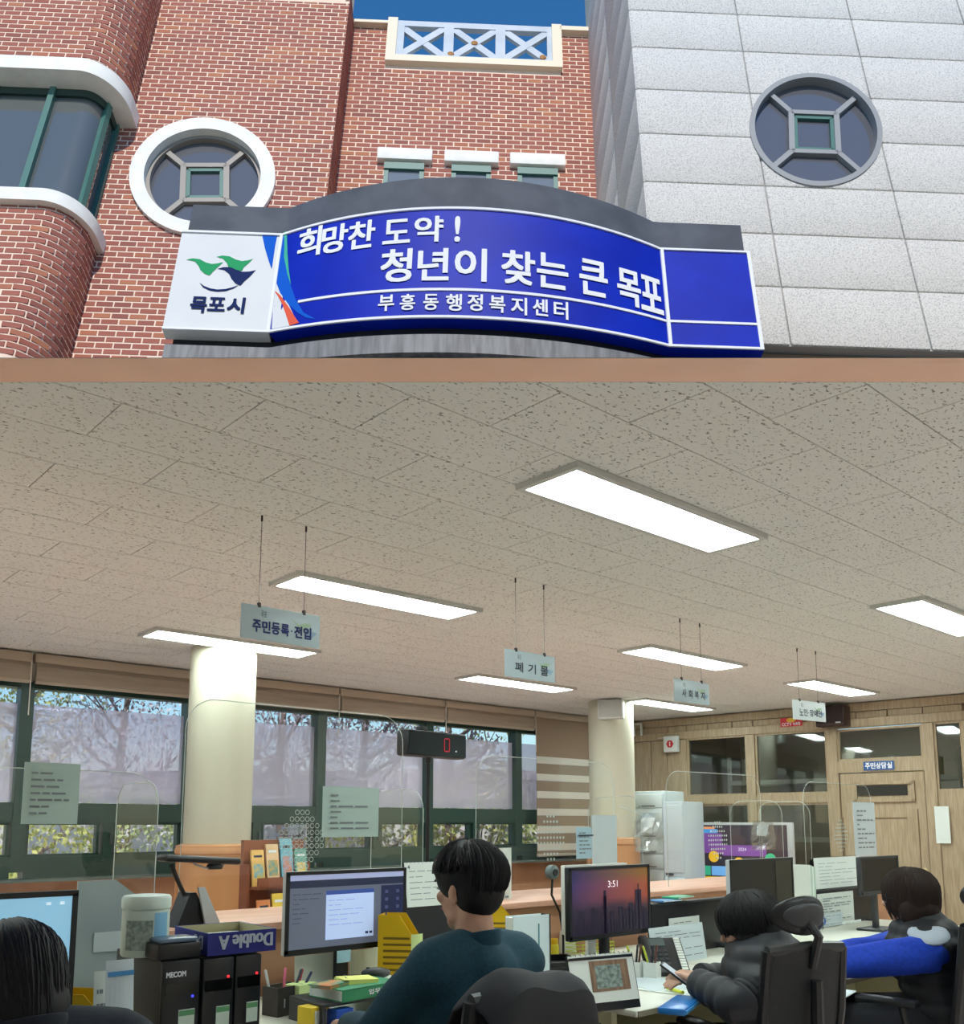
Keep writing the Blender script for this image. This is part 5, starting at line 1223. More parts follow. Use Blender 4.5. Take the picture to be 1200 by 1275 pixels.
    clothes(t, dict(shz=shz, lean=lean, sw=sw, arms=arms, top=top_z, H=H, hl=hl))
    if legs:
        tr = MB()
        for s in (-1, 1): chain(tr, [((s*.09, -.02, .53), .115), ((s*.13, .42, .53), .078), ((s*.13, .40, .14), .06)])
        remesh(tr, 'trousers', mat('dark_trousers', (34, 36, 44), .85), .014, t, 5)
        for s in (-1, 1): MB().rbox((s*.135, .46, .035), (.10, .27, .07), .03, 3).build('shoe', PLB, t, True)
    return t, loc, rz
def trunk_pts(g, grow, z0=.50):
    mb = MB(); lean, shz, sw = g['lean'], g['shz'], g['sw']
    chain(mb, [((0, -.02, z0), .125+grow), ((0, -.01, .70), .12+grow), ((0, lean*.6, .86), .132+grow), ((0, lean*.9, shz-.06), .125+grow)])
    for s in (-1, 1):
        chain(mb, [((s*.08, -.02, z0), .10+grow), ((s*.08, lean*.7, .85), .105+grow), ((s*.09, lean, shz-.04), .09+grow), ((s*(sw-.02), lean-.01, shz-.012), .066+grow)])
        chain(mb, [((s*.03, lean-.005, shz+.025), .058+grow), ((s*(sw-.03), lean-.01, shz), .06+grow)])
    return mb
def sleeves(mb, g, grow, stop=.93):
    for s, (el, hd, up) in zip((-1, 1), g['arms']):
        sh = Vector((s*g['sw'], g['lean']-.01, g['shz']-.02)); el = Vector(el); hd = Vector(hd)
        chain(mb, [(sh, .060+grow), (sh.lerp(el, .5), .054+grow), (el, .048+grow), (el.lerp(hd, .55), .042+grow), (el.lerp(hd, stop-.06), .034+grow)])
def collar(t, g, m, r, h, name='collar', y=-.012):
    c = Vector((0, g['lean']+y, g['shz']+.055)); n = 28; vs = []
    for rr, z in ((r, -.03), (r*1.02, h*.5), (r*.97, h), (r*.90, h), (r*.93, -.03)):
        vs += [c+Vector((rr*math.cos(2*math.pi*k/n), rr*1.08*math.sin(2*math.pi*k/n), z-.018*math.sin(2*math.pi*k/n))) for k in range(n)]
    MB().add(vs, [(j*n+k, j*n+(k+1) % n, ((j+1) % 5)*n+(k+1) % n, ((j+1) % 5)*n+k) for j in range(5) for k in range(n)]).build(name, m, t, True)
TEAL = mat('dark_teal_knit', (20, 66, 82), .85, noise=(16, 56, 72), scale=120); NAVYK = mat('dark_navy_knit', (24, 30, 42), .85, noise=(18, 24, 34), scale=90)
PUFF = mat('black_puffer_nylon', (34, 37, 44), .6, noise=(26, 28, 34), scale=12); BLUES = mat('royal_blue_fleece', (20, 66, 190), .85, noise=(16, 56, 170), scale=60); GREYF = mat('grey_white_lining', (176, 186, 200), .9)
def sweater(m):
    def f(t, g):
        mb = trunk_pts(g, .014); sleeves(mb, g, .012)
        remesh(mb, 'sweater', m, .0125, t, 7, lambda p: .003*math.sin(p.z*38+p.x*11)); collar(t, g, m, .071, .018)
    return f
def puffer(m, hood=False):
    def f(t, g):
        mb = trunk_pts(g, .030); remesh(mb, 'puffer_body', m, .0125, t, 6, lambda p: .010*abs(math.sin(p.z*math.pi/.075))-.004)
        for s, (el, hd, up) in zip((-1, 1), g['arms']):
            sh = Vector((s*(g['sw']-.005), g['lean']-.01, g['shz']-.02)); el = Vector(el); hd = Vector(hd); pts = []; rs = []
            for k in range(25): f_ = k/24; pts.append(sh.lerp(el, f_)); rs.append((.092-.012*f_)*(.90+.12*abs(math.sin(f_*math.pi*4))))
            for k in range(1, 25): f_ = k/24*.93; pts.append(el.lerp(hd, f_)); rs.append((.080-.026*f_)*(.90+.12*abs(math.sin(f_*math.pi*4))))
            MB().tube(pts, rs, 16).build('puffer_sleeve', m, t, True)
        collar(t, g, m, .082, .035)
    return f
def vest(t, g):
    mb = MB(); sleeves(mb, g, .028); remesh(mb, 'blue_sleeves', BLUES, .0125, t, 6, lambda p: .003*math.sin(p.x*60+p.z*40))
    mb = trunk_pts(g, .030); remesh(mb, 'padded_vest', PUFF, .0125, t, 6, lambda p: .011*abs(math.sin(p.z*math.pi/.07))-.004)
    collar(t, g, mat('charcoal_hood', (52, 56, 66), .9), .086, .05)
    mb = MB(); s = -1; mb.ell((s*(g['sw']-.015), g['lean']-.02, g['shz']+.06), (.105, .085, .030), Matrix.Rotation(R(-18), 3, 'Y'), 16, 10); mb.build('grey_shoulder_lining', GREYF, t, True)
# the man in teal
az = R(90); hd = at(582, 1114, 2.72); TOP = at(582, 1058, 2.72).z
man, ml, mrz = person('man in a dark teal sweater with short black hair, seen from behind', hd, az, TOP, HBLK,
    ([((0, -.012, .04), (.092, .112, .094)), ((0, -.045, -.005), (.083, .074, .082)), ((-.015, .035, .065), (.076, .062, .045)), ((.03, .02, .08), (.06, .06, .045))], (620, 2.25, 1.42, .0, 1), 3),
    (((-.22, .22, .80), (-.14, .47, .775), (0, 0, 1)), ((.23, .22, .80), (.12, .48, .775), (0, 0, 1))), sweater(TEAL), lean=.03, head_rot=(R(8), R(-4)), sw=.188)
ml = ml+Vector((-.09, .05, 0))
ch = office_chair('office chair of the man in teal, black jacket over its back', (ml.x, ml.y, 0), mrz, .46, .96, False, .40)
# jacket over the chair back
jk = thing('draped_jacket', 'black jacket draped over the chair back of the man in teal', 'jacket', (ml.x, ml.y, 0), mrz)
mb = MB(); n = 26; m_ = 12; vs = []
for k in range(n+1):
    fx = -1+2*k/n
    for j in range(m_+1):
        f = j/m_; ang = (f-.3)*math.pi*1.0
        if f < .22: y = -.235+.0*f; z = .74+(.98-.74)*(f/.22)
        elif f < .42: a = (f-.22)/.20*math.pi; y = -.32+.085*math.cos(a); z = .98+.04*math.sin(a)
        else: q = (f-.42)/.58; y = -.405-.02*q-.006*math.sin(fx*7+1)*q; z = .98-.6*q
        w_ = .205*(1-.10*fx*fx)*(1+.14*max(0, f-.42)); zz = z-.055*(abs(fx)**3)-.012*math.sin(fx*5)
        vs.append((fx*w_, y+.004*math.sin(fx*6+f*5), zz))
mb.add(vs, [(k*(m_+1)+j, (k+1)*(m_+1)+j, (k+1)*(m_+1)+j+1, k*(m_+1)+j+1) for k in range(n) for j in range(m_)])
JK = mat('black_jacket_cloth', (30, 30, 36), .75, noise=(22, 22, 28), scale=14)
jo = mb.build('cloth', JK, jk, True); md = jo.modifiers.new('s', 'SOLIDIFY'); md.thickness = .012; md = jo.modifiers.new('u', 'SUBSURF'); md.levels = 1; md.render_levels = 1
for s in (-1, 1): MB().tube([(s*.17, -.40, .86), (s*.215, -.415, .76), (s*.235, -.39, .62), (s*.225, -.37, .45)], [.03, .048, .05, .042], 12).build('sleeve', JK, jk, True)
# the person with the phone
az2 = R(118); hd2 = at(932, 1163, 3.5); TOP2 = at(932, 1116, 3.5).z
w2, l2, rz2 = person('person in a black puffer jacket with short black hair holding a phone', hd2, az2, TOP2, HBLK,
    ([((0, -.012, .03), (.098, .118, .100)), ((0, -.05, -.03), (.094, .080, .095)), ((0, .03, .06), (.085, .075, .055)), ((-.07, .0, -.035), (.03, .055, .065)), ((.07, .0, -.035), (.03, .055, .065))], (420, 2.2, 1.75, .05), 11),
    (((-.25, .12, .76), (-.05, .30, .80), (.1, -.5, .8)), ((.25, .12, .76), (.05, .31, .80), (-.1, -.5, .8))), puffer(PUFF), lean=.07, head_rot=(R(6), R(-16)), sw=.19)
office_chair('mesh back office chair with a tilted headrest behind the phone holder', tuple((lambda q: (q.x, q.y, 0))(at(1003, 1200, 3.25)-Matrix.Rotation(R(-18), 3, 'Z') @ Vector((0, -.32, 0)))), R(-18), .45, .955, True, .37)
Rz2 = Matrix.Rotation(rz2, 4, 'Z')
ph = thing('smartphone', 'dark smartphone held in both hands by the person in the puffer jacket', 'phone', tuple(l2+(Rz2 @ Vector((0, .375, .81)))), rz2)
box('body', PLB, (0, 0, 0), (.075, .008, .15), ph, rot=Matrix.Rotation(R(-55), 3, 'X'), r=.003); box('display', scr('phone_screen', (150, 160, 170), .5), (0, -.0042, .0025), (.068, .001, .14), ph, rot=Matrix.Rotation(R(-55), 3, 'X'))
# the person with blue sleeves
az3 = R(120); hd3 = at(1132, 1130, 4.15); TOP3 = at(1132, 1086, 4.15).z
w3, l3, rz3 = person('person with dark brown hair, blue sleeves and a black padded vest', hd3, az3, TOP3, HBRN,
    ([((0, -.012, .03), (.096, .116, .100)), ((0, -.04, -.05), (.097, .085, .10)), ((0, .03, .06), (.083, .075, .055)), ((-.072, .01, -.055), (.03, .055, .08)), ((.072, .01, -.055), (.03, .055, .08))], (420, 2.4, 2.1, .09), 17),
    (((-.26, .20, .83), (-.16, .50, .765), (0, 0, 1)), ((.26, .18, .80), (.14, .46, .765), (0, 0, 1))), vest, lean=.06, head_rot=(R(4), R(-4)), sw=.19, glasses=True)
office_chair('office chair at the right edge holding the person with blue sleeves', tuple((lambda q: (q.x, q.y, 0))(at(1222, 1180, 3.85)-Matrix.Rotation(R(5), 3, 'Z') @ Vector((0, -.32, 0)))), R(5), .46, .98, True, .48)
# the person at the lower left
az4 = R(95); hd4 = at(10, 1232, 1.8); TOP4 = at(10, 1162, 1.8).z
w4, l4, rz4 = person('person with black hair and a dark navy top at the lower left corner', hd4, az4, TOP4, HBLK,
    ([((0, -.012, .03), (.096, .116, .100)), ((0, -.05, -.05), (.09, .075, .10)), ((0, .03, .06), (.083, .075, .055)), ((-.07, .01, -.06), (.03, .05, .08)), ((.07, .01, -.06), (.03, .05, .08))], (420, 2.4, 2.1, .10), 23),
    (((-.24, .2, .80), (-.14, .44, .765), (0, 0, 1)), ((.25, .2, .80), (.12, .44, .765), (0, 0, 1))), sweater(NAVYK), lean=.05, head_rot=(0, R(-32)), sw=.20, drop=.225, fwd=.09)
office_chair('office chair of the person at the lower left corner', (l4.x, l4.y, 0), rz4, .44, .92, False, .48)
# ================================================================== things on the desks, counter and beyond
CL = lambda z=.72: z
def cyl_thing(name, label, cat, loc, prof, m, group=None, part='body'):
    t = thing(name, label, cat, loc, 0, group); MB().lathe(prof, 24).build(part, m, t, True); return t
# wall things on the partition
def onwall(px, py, y=-.03):
    s, z = onR(px, py); return RM @ Vector((s, y, z))
RZ = math.atan2(ER.y, ER.x)
def wrect(x0, y0, x1, y1):
    a = onR(x0, (y0+y1)/2); b = onR(x1, (y0+y1)/2); xm = (x0+x1)/2; return a[0], b[0], onR(xm, y1)[1], onR(xm, y0)[1]
def wall_thing(name, label, cat, rect, y=-.045):
    s0, s1, z0, z1 = rect; p = RM @ Vector(((s0+s1)/2, y, (z0+z1)/2)); return thing(name, label, cat, tuple(p), RZ), s1-s0, z1-z0
t, w, h = wall_thing('fire_alarm_box', 'white square box with a red emblem on the oak wall', 'alarm box', wrect(831, 917, 848, 937))
box('case', WHITEP, (0, -.02, 0), (w, .07, h), t, r=.012); MB().lathe([(w*.26, 0), (w*.26, .004)], 6).build('red_emblem', mat('red_print', (206, 40, 52), .5), t, mw=Matrix.Translation((0, -.056, 0)) @ Matrix.Rotation(R(90), 4, 'X')); box('lever', WHITEP, (0, -.062, 0), (.014, .006, .05), t, r=.002); box('lever', WHITEP, (-w*.7, -.03, h*.42), (w*.5, .008, .006), t)
t, w, h = wall_thing('warning_sign', 'small red sign with a yellow mark near the ceiling', 'sign', wrect(974, 894, 1001, 905))
box('plate', MATS['red_print'], (0, -.004, 0), (w, .006, h), t); MB().lathe([(w*.22, 0), (w*.22, .002)], 16).build('yellow_mark', YEL, t, mw=Matrix.Translation((0, -.009, h*.22)) @ Matrix.Rotation(R(90), 4, 'X') @ Matrix.Diagonal((1, .45, 1, 1)))
letters(t, 'CCTV 녹화중', lambda x, y, k: Vector((x, -.0085-.0002*k, y)), -w*.44, w*.42, -h*.42, -h*.05, .02, WH)
t, w, h = wall_thing('loudspeaker', 'dark brown loudspeaker box under the ceiling by the oak wall', 'speaker', wrect(1026, 881, 1061, 906))
box('cabinet', mat('dark_brown_wood', (58, 38, 34), .5), (0, -.10, 0), (w, .19, h), t, r=.008); box('grille', mat('brown_black_cloth', (40, 28, 28), .9), (0, -.198, .01), (w*.94, .006, h*.84), t); box('badge', SILV, (w*.3, -.203, -h*.36), (.05, .003, .012), t)
t, w, h = wall_thing('room_sign', 'blue plate over the oak door naming the consulting room', 'sign', wrect(1077, 948, 1115, 959))
box('plate', mat('sign_blue', (44, 88, 150), .4), (0, -.004, 0), (w, .006, h), t)
letters(t, '주민상담실', lambda x, y, k: Vector((x, -.0085-.0002*k, y)), -w*.45, w*.45, -h*.34, h*.36, .03, WH)
t, w, h = wall_thing('notice_sheet', 'white notice at the right edge of the oak wall', 'notice', wrect(1166, 1004, 1184, 1050))
box('page', PAPER, (0, 0, 0), (w, .003, h), t)
# bracket above the round column
t, w, h = wall_thing('wall_bracket', 'pale metal pipe bracket in the corner above the column', 'bracket', wrect(788, 901, 803, 917))
mb = MB(); mb.tube([(-w/2, -.04, h*.4), (w/2, -.04, h*.4), (w/2, -.04, -h*.5)], .014, 8); mb.build('pipe', WHITEP, t, True); MB().tube([(-w*.1, -.04, h*.4), (-w*.1, -.04, -h*.5)], .014, 8).build('pipe', WHITEP, t, True)
# inside the back room: shelves and boxes
t = thing('storage_rack', 'pale steel storage rack behind the partition panes', 'rack', tuple(RM @ Vector((1.9, .75, 0))), RZ)
RACK = mat('pale_steel_shelf', (212, 216, 206), .5)
for zz in (.55, 1.22, 1.86): box('shelf', RACK, (.35, 0, zz), (2.5, .42, .05), t)
for xx in (-.88, .35, 1.58):
    for yy in (-.19, .19): box('upright', RACK, (xx, yy, 1.08), (.04, .035, 2.16), t)
rnd = random.Random(5); BXC = [mat('storage_box_%d' % k, c, .7) for k, c in enumerate(((150, 144, 150), (176, 170, 160), (168, 166, 96), (110, 116, 118), (190, 188, 180)))]
bl_ = ['grey carton on the middle shelf behind the upper left pane', 'pale carton on the top shelf behind the pane by the door', 'yellowish bundle on top of the storage rack', 'dark grey box on the middle shelf behind the partition', 'white box on the top shelf of the storage rack', 'grey box low on the storage rack']
for k, (xx, zz, ww, hh_) in enumerate(((-.4, 1.245, .45, .3), (.45, 1.885, .32, .26), (1.1, 1.885, .5, .2), (.7, 1.245, .6, .28), (1.35, 1.245, .3, .34), (.0, .575, .5, .35))):
    q = RM @ Vector((1.9+xx, .75, zz)); b_ = thing('storage_box', bl_[k], 'box', tuple(q), RZ, 'boxes on the storage rack')
    box('carton', BXC[k % 5], (0, 0, hh_/2), (ww, .3, hh_), b_, r=.01); box('tape', KRAFT, (0, 0, hh_+.001), (ww*.96, .05, .002), b_)
pt = thing('back_room_fill_lamp', 'added fill lamp out of view in the back room behind the partition', 'lamp', tuple(RM @ Vector((2.6, 1.4, ZC-.02))), RZ); box('frame', LFRAME, (0, 0, .005), (.9, .26, .02), pt)  # unseen lamp added to brighten the shelves behind the panes
_lm = mat('fill_lamp_diffuser', (240, 250, 245), .5, emit=22.0); box('diffuser', _lm, (0, 0, -.008), (.84, .2, .008), pt)
# standing advertising display in front of the partition
s0, s1, z0, z1 = wrect(862, 1024, 988, 1105); k_ = .90
c_ = CAM+(RM @ Vector(((s0+s1)/2, 0, (z0+z1)/2))-CAM)*k_
W_, H_ = (s1-s0)*k_, (z1-z0)*k_
t = thing('advertising_display', 'wide screen on a stand showing a purple poster with coloured discs', 'display', (c_.x, c_.y, 0), RZ)
zc = c_.z
box('frame', SILV, (0, .02, zc), (W_, .05, H_), t, r=.01); dsc = box('screen', scr('dark_plum_screen', (52, 44, 58), .35), (0, -.008, zc), (W_*.90, .006, H_*.92), t)
for nm, col, a, b, c, d in (('poster_purple', (120, 70, 150), .02, .30, .52, .86), ('poster_purple', (120, 70, 150), .30, .78, .48, .66), ('poster_blue', (70, 150, 210), .02, .25, .86, .93), ('poster_orange', (220, 140, 90), .05, .22, .93, .97), ('poster_teal', (60, 180, 140), .06, .16, .14, .30), ('poster_sky', (110, 170, 230), .17, .40, .14, .30), ('poster_yellow', (230, 190, 50), .02, .40, .07, .12)):
    qbox(MB(), -W_*.45+W_*.9*a, -W_*.45+W_*.9*b, zc-H_*.46+H_*.92*c, zc-H_*.46+H_*.92*d, -.0125-.0002*len(t.children)).build('poster_patch', scr(nm, col, .5), t)
for nm, col, a, b in (('disc_yellow', (232, 186, 48), .20, .46), ('disc_yellow', (232, 186, 48), .48, .36), ('disc_green', (60, 178, 130), .82, .44)):
    MB().lathe([(.055, 0), (.055, .003)], 22).build('coloured_disc', scr(nm, col, .5), t, mw=Matrix.Translation((-W_*.45+W_*.9*a, -.013, zc-H_*.46+H_*.92*b)) @ Matrix.Rotation(R(90), 4, 'X'))
mb = MB(); text_into(mb, '2024', lambda x, y, k: Vector((x, -.016, y)), -W_*.02, W_*.06, zc+H_*.06, zc+H_*.11, 0); mb.build('poster_text', scr('poster_white', (220, 210, 230), .6), t)
for s in (-1, 1): box('leg', PLG, (s*W_*.35, .04, (zc-H_/2)/2), (.05, .04, zc-H_/2), t); box('foot', PLG, (s*W_*.35, .04, .015), (.08, .4, .03), t)
# white drawers and cooler left of the display
def standing(name, label, cat, px0, px1, pyt, kk, m, extra=None, dp=.4):
    s0, s1, z0, z1 = wrect(px0, pyt, px1, pyt+40); c_ = CAM+(RM @ Vector(((s0+s1)/2, 0, z1))-CAM)*kk; w = (s1-s0)*kk
    t = thing(name, label, cat, (c_.x, c_.y, 0), RZ); H = c_.z
    box('body', m, (0, dp/2, H/2), (w, dp, H), t, r=.01)
    return t, w, H
t, w, H = standing('drawer_cabinet', 'white cabinet of flat drawers beside the round column', 'cabinet', 786, 827, 985, .86, mat('pale_grey_cabinet', (196, 206, 206), .45))
for k in range(int(H/.15)): d_ = box('drawer', mat('pale_grey_drawer', (206, 216, 216), .4), (0, -.008, H-.10-k*.15), (w*.92, .016, .135), t, r=.004); box('handle', PLG, (0, -.018, H-.10-k*.15-.05), (w*.5, .006, .008), d_)
t, w, H = standing('water_cooler', 'tall pale blue white cooler between the drawers and the purple display', 'cooler', 826, 851, 998, .84, mat('cool_white_enamel', (200, 212, 220), .35))
box('door', mat('cool_white_door', (206, 218, 226), .3), (0, -.01, H*.78), (w*.96, .02, H*.40), t, r=.008); box('door', MATS['cool_white_door'], (0, -.01, H*.30), (w*.96, .02, H*.5), t, r=.008); box('handle', PLG, (-w*.2, -.024, H*.57), (w*.35, .01, .02), t)
# pink lounge chair in the hall
q = onY(690, 1140, 5.2)
t = thing('lounge_chair', 'pink round backed lounge chair in the public hall', 'chair', (q.x, 5.2, 0))
PINKC = mat('pale_pink_leather', (226, 188, 176), .35)
mb = MB(); vs = []
for rr, z in ((.30, .40), (.34, .62), (.35, .82), (.31, .86), (.27, .80), (.25, .45)): vs += [(rr*math.cos(a), rr*math.sin(a)*.9, z) for a in [R(150+240*k/18) for k in range(19)]]
mb.add(vs, [(j*19+k, j*19+k+1, ((j+1) % 6)*19+k+1, ((j+1) % 6)*19+k) for j in range(6) for k in range(18)]); mb.build('backrest', PINKC, t, True)
MB().lathe([(.26, .30), (.29, .34), (.29, .43), (.24, .46)], 28).build('seat', PINKC, t, True)
for sx in (-1, 1):
    for sy in (-1, 1): MB().tube([(sx*.18, sy*.18, 0), (sx*.16, sy*.16, .31)], .018, 8).build('leg', CHR, t)
# brochure rack and brochures
x0, x1, z0, z1 = rectY(318, 1046, 400, 1190, 4.6)
t = thing('brochure_rack', 'tiered wooden brochure rack beside the first column', 'rack', ((x0+x1)/2, 4.6, 0), R(8)); w = x1-x0
RW = mat('red_brown_wood', (150, 88, 60), .5, noise=(136, 76, 50), scale=6)
box('back_board', RW, (0, .16, z1/2), (w, .03, z1), t)
for s in (-1, 1): box('side', RW, (s*w/2, .13, z1*.45), (.02, .07, z1*.9), t)
cols = ((228, 180, 96), (222, 186, 140), (110, 176, 196), (96, 160, 150), (214, 128, 70), (232, 196, 60), (226, 170, 80), (150, 180, 214), (226, 226, 216), (230, 200, 170), (216, 190, 200), (200, 206, 200))
bn_ = ['orange', 'tan', 'sky blue', 'teal', 'deep orange', 'yellow', 'amber', 'light blue', 'white', 'peach', 'pink grey', 'pale grey']
for row in range(3):
    z = z1-.26-row*.27; y = .08-row*.07
    box('tier', RW, (0, y, z), (w-.03, .10, .015), t); box('lip', RW, (0, y-.05, z+.03), (w-.03, .01, .05), t)
    for k in range(4):
        i = row*4+k; bx = -w*.36+k*w*.24; M_ = t.matrix_basis if False else Matrix.Translation(((x0+x1)/2, 4.6, 0)) @ Matrix.Rotation(R(8), 4, 'Z')
        q = M_ @ Vector((bx, y+.0, z+.008)); hh_ = .20+.03*((k*7+row*3) % 3)
        b_ = thing('brochure', '%s brochure in the %s tier of the wooden rack' % (bn_[i], ('top', 'middle', 'bottom')[row]), 'brochure', tuple(q), R(8), 'brochures in the wooden rack'); b_.rotation_euler = (R(-8), 0, R(8))
        cm = mat('brochure_%d' % i, cols[i], .5, noise=tuple(min(255, c+22) for c in cols[i]), scale=14); box('cover', cm, (0, 0, hh_/2), (w*.20, .012, hh_), b_); box('picture', mat('brochure_pic_%d' % i, cols[(i+5) % 12], .5, noise=cols[(i+2) % 12], scale=30), (0, -.0068, hh_*.42), (w*.15, .001, hh_*.38), b_); box('title', WH if k % 2 else INKD, (0, -.0068, hh_*.82), (w*.13, .001, hh_*.06), b_)
# ---- desk of the man
BOOKG = mat('green_book_cloth', (52, 140, 96), .5); NOTE = mat('yellow_note_paper', (232, 232, 130), .7); NOTEG = mat('pale_lime_paper', (214, 234, 160), .7); NOTEB = mat('pale_blue_note', (166, 206, 220), .7)
def on_desk(px, py, z=.72): q = onZ(px, py, z); return (q.x, q.y, z)
def book(label, loc, rz, d, m, pages=PAPER):
    t = thing('book', label, 'book', loc, rz, 'books on the desks'); w, l, h = d
    box('page_block', pages, (.002, 0, h/2), (w-.006, l-.006, h-.006), t); box('cover', m, (0, 0, h-.0015), (w, l, .003), t); box('cover', m, (0, 0, .0015), (w, l, .003), t); box('spine', m, (0, -l/2+.0015, h/2), (w, .003, h), t); return t
# small desk shelf carrying the books
SHZ = .80
q = onZ(447, 1240, SHZ)
t = thing('desk_shelf', 'low dark desk shelf under the green book', 'shelf', (q.x, q.y+.06, .72)); box('top', PLG, (0, 0, .074), (.36, .22, .012), t, r=.003)
for s in (-1, 1): box('side', PLG, (s*.172, 0, .034), (.012, .22, .068), t)
t = book('thick green book with white lettering beside the man in teal', (q.x+.01, q.y+.04, SHZ), R(6), (.27, .19, .04), BOOKG)
mb = MB(); text_into(mb, '업무편람', lambda x, y, k: Vector((x, -.0965-.0002*k, y)), -.02, .09, .012, .03, .02); mb.build('lettering', WH, t)
book('small orange and green booklet lying on the green book', (q.x-.10, q.y+.03, SHZ+.04), R(20), (.11, .08, .012), mat('orange_booklet', (222, 130, 66), .5, noise=(90, 150, 110), scale=18))
t = thing('sticky_notes', 'pad of pale yellow notes on the green book', 'notes', (q.x+.02, q.y+.05, SHZ+.04), R(-12)); box('pad', NOTE, (0, 0, .006), (.13, .10, .012), t); box('top_leaf', NOTE, (.004, .002, .0135), (.128, .098, .001), t, rot=Matrix.Rotation(R(2), 3, 'Y'))
t = thing('sticky_notes', 'curled lime note sheet behind the yellow note pad', 'notes', (q.x-.08, q.y+.26, .72), R(20)); box('pad', NOTEG, (0, 0, .05), (.10, .07, .1), t)
q2 = onZ(468, 1214, .84)
t = thing('computer_mouse', 'dark grey computer mouse lying on papers beside the monitor', 'mouse', (q2.x, q2.y, .83), R(60)); mb = MB().ell((0, 0, .018), (.033, .056, .02), None, 18, 10); mb.build('shell', PLG, t, True); box('wheel', PLB, (0, .03, .036), (.006, .014, .006), t, r=.002); MB().tube([(0, .055, .012), (-.05, .12, .02), (-.14, .12, .025), (-.2, .06, 0)], .0025, 6).build('cable', PLB, t)
box_st = thing('paper_stack', 'stack of white papers under the computer mouse', 'paper', (q2.x, q2.y, .72), R(12)); box('ream', PAPER, (0, .0, .055), (.15, .12, .11), box_st)
# pen caddy
q = onZ(352, 1262, .72); t = thing('pen_caddy', 'dark leather pen caddy at the bottom beside the computers', 'caddy', (q.x, q.y, .72), R(10))
LEA = mat('dark_leather', (52, 48, 46), .5, noise=(44, 40, 38), scale=60); HC = .10
for c, d in (((0, -.04, HC/2), (.12, .005, HC)), ((0, .04, HC/2), (.12, .005, HC)), ((-.0575, 0, HC/2), (.005, .08, HC)), ((.0575, 0, HC/2), (.005, .08, HC)), ((0, 0, .003), (.12, .08, .006))): box('panel', LEA, c, d, t)
for k in range(2): box('staple', SILV, (-.03+k*.035, -.044, .045), (.004, .002, .03), t)
for k, (dx, dy, tl, col, nm) in enumerate(((-.005, 0, (.1, .05), (226, 110, 140), 'pink'), (.02, .0, (.45, .1), (40, 44, 56), 'black'), (.032, -.01, (.62, .0), (36, 50, 90), 'navy'), (-.03, .015, (-.2, .1), (214, 216, 212), 'white'), (.045, .015, (.5, .3), (170, 40, 60), 'red'))):
    d = Vector((tl[0], tl[1], 1)).normalized(); b_ = thing('pen', nm+' pen standing in the leather caddy', 'pen', (q.x+dx, q.y+dy, .73), 0, 'pens in the leather caddy'); L_ = .15
    pm = mat('pen_'+nm, col, .4); MB().tube([Vector((0, 0, 0)), d*L_*.7], .005, 8).build('barrel', pm, b_, True); MB().tube([d*L_*.7, d*L_*.97, d*L_], [.0056, .0052, .002], 8).build('cap', pm, b_, True)
q = onZ(390, 1263, .76); t = thing('note_box', 'yellow card box at the bottom beside the leather caddy', 'box', (q.x, q.y, .72), R(8)); box('carton', mat('yellow_card', (228, 196, 40), .5), (0, 0, .035), (.08, .07, .07), t, r=.003); box('label', PAPER, (.004, -.036, .035), (.055, .002, .045), t)
q = onZ(419, 1263, .755); t = thing('tape_box', 'small royal blue box under the desk shelf edge', 'box', (q.x+.0, q.y-.02, .72), R(5)); box('carton', mat('royal_blue_card', (24, 74, 172), .45), (0, 0, .028), (.075, .06, .056), t, r=.006); box('flap', mat('royal_blue_flap', (36, 90, 190), .45), (0, -.005, .057), (.07, .05, .003), t)
# note under the monitor, crumpled tissue papers
x0, x1, z0, z1 = rectY(424, 1184, 441, 1199, 3.06)
t = sheet('sticky_note', 'pale blue sticky note hanging under the wide monitor', 'note', (x0, x1, z0, z1), 3.085, NOTEB)
for i, (px0, py0, px1, py1, lb) in enumerate(((368, 1188, 420, 1214, 'creased white sheet leaning left of the wide monitor stand'), (436, 1182, 470, 1206, 'creased cream sheet leaning right of the wide monitor stand'), (466, 1176, 504, 1196, 'creased white sheet under the right end of the wide monitor'))):
    x0, x1, z0, z1 = rectY(px0, py0, px1, py1, 3.2+.03*i); sheet('loose_paper', lb, 'paper', (x0, x1, .722, z1), 3.2+.03*i, PAPER if i != 1 else mat('cream_paper', (220, 222, 200), .8), 0, 'loose papers', tilt=R(-3))
t = thing('keyboard', 'black keyboard under the wide monitor', 'keyboard', (onZ(425, 1222, .72).x, onZ(425, 1222, .72).y-.12, .72), R(4)); box('base', PLB, (0, 0, .01), (.40, .13, .018), t, r=.005)
mb = MB(); [mb.box((-.185+.0265*k, -.05+.025*j, .021), (.022, .02, .006)) for k in range(15) for j in range(5)]; tag(mb.build('keys', PLG, t), kind='stuff')
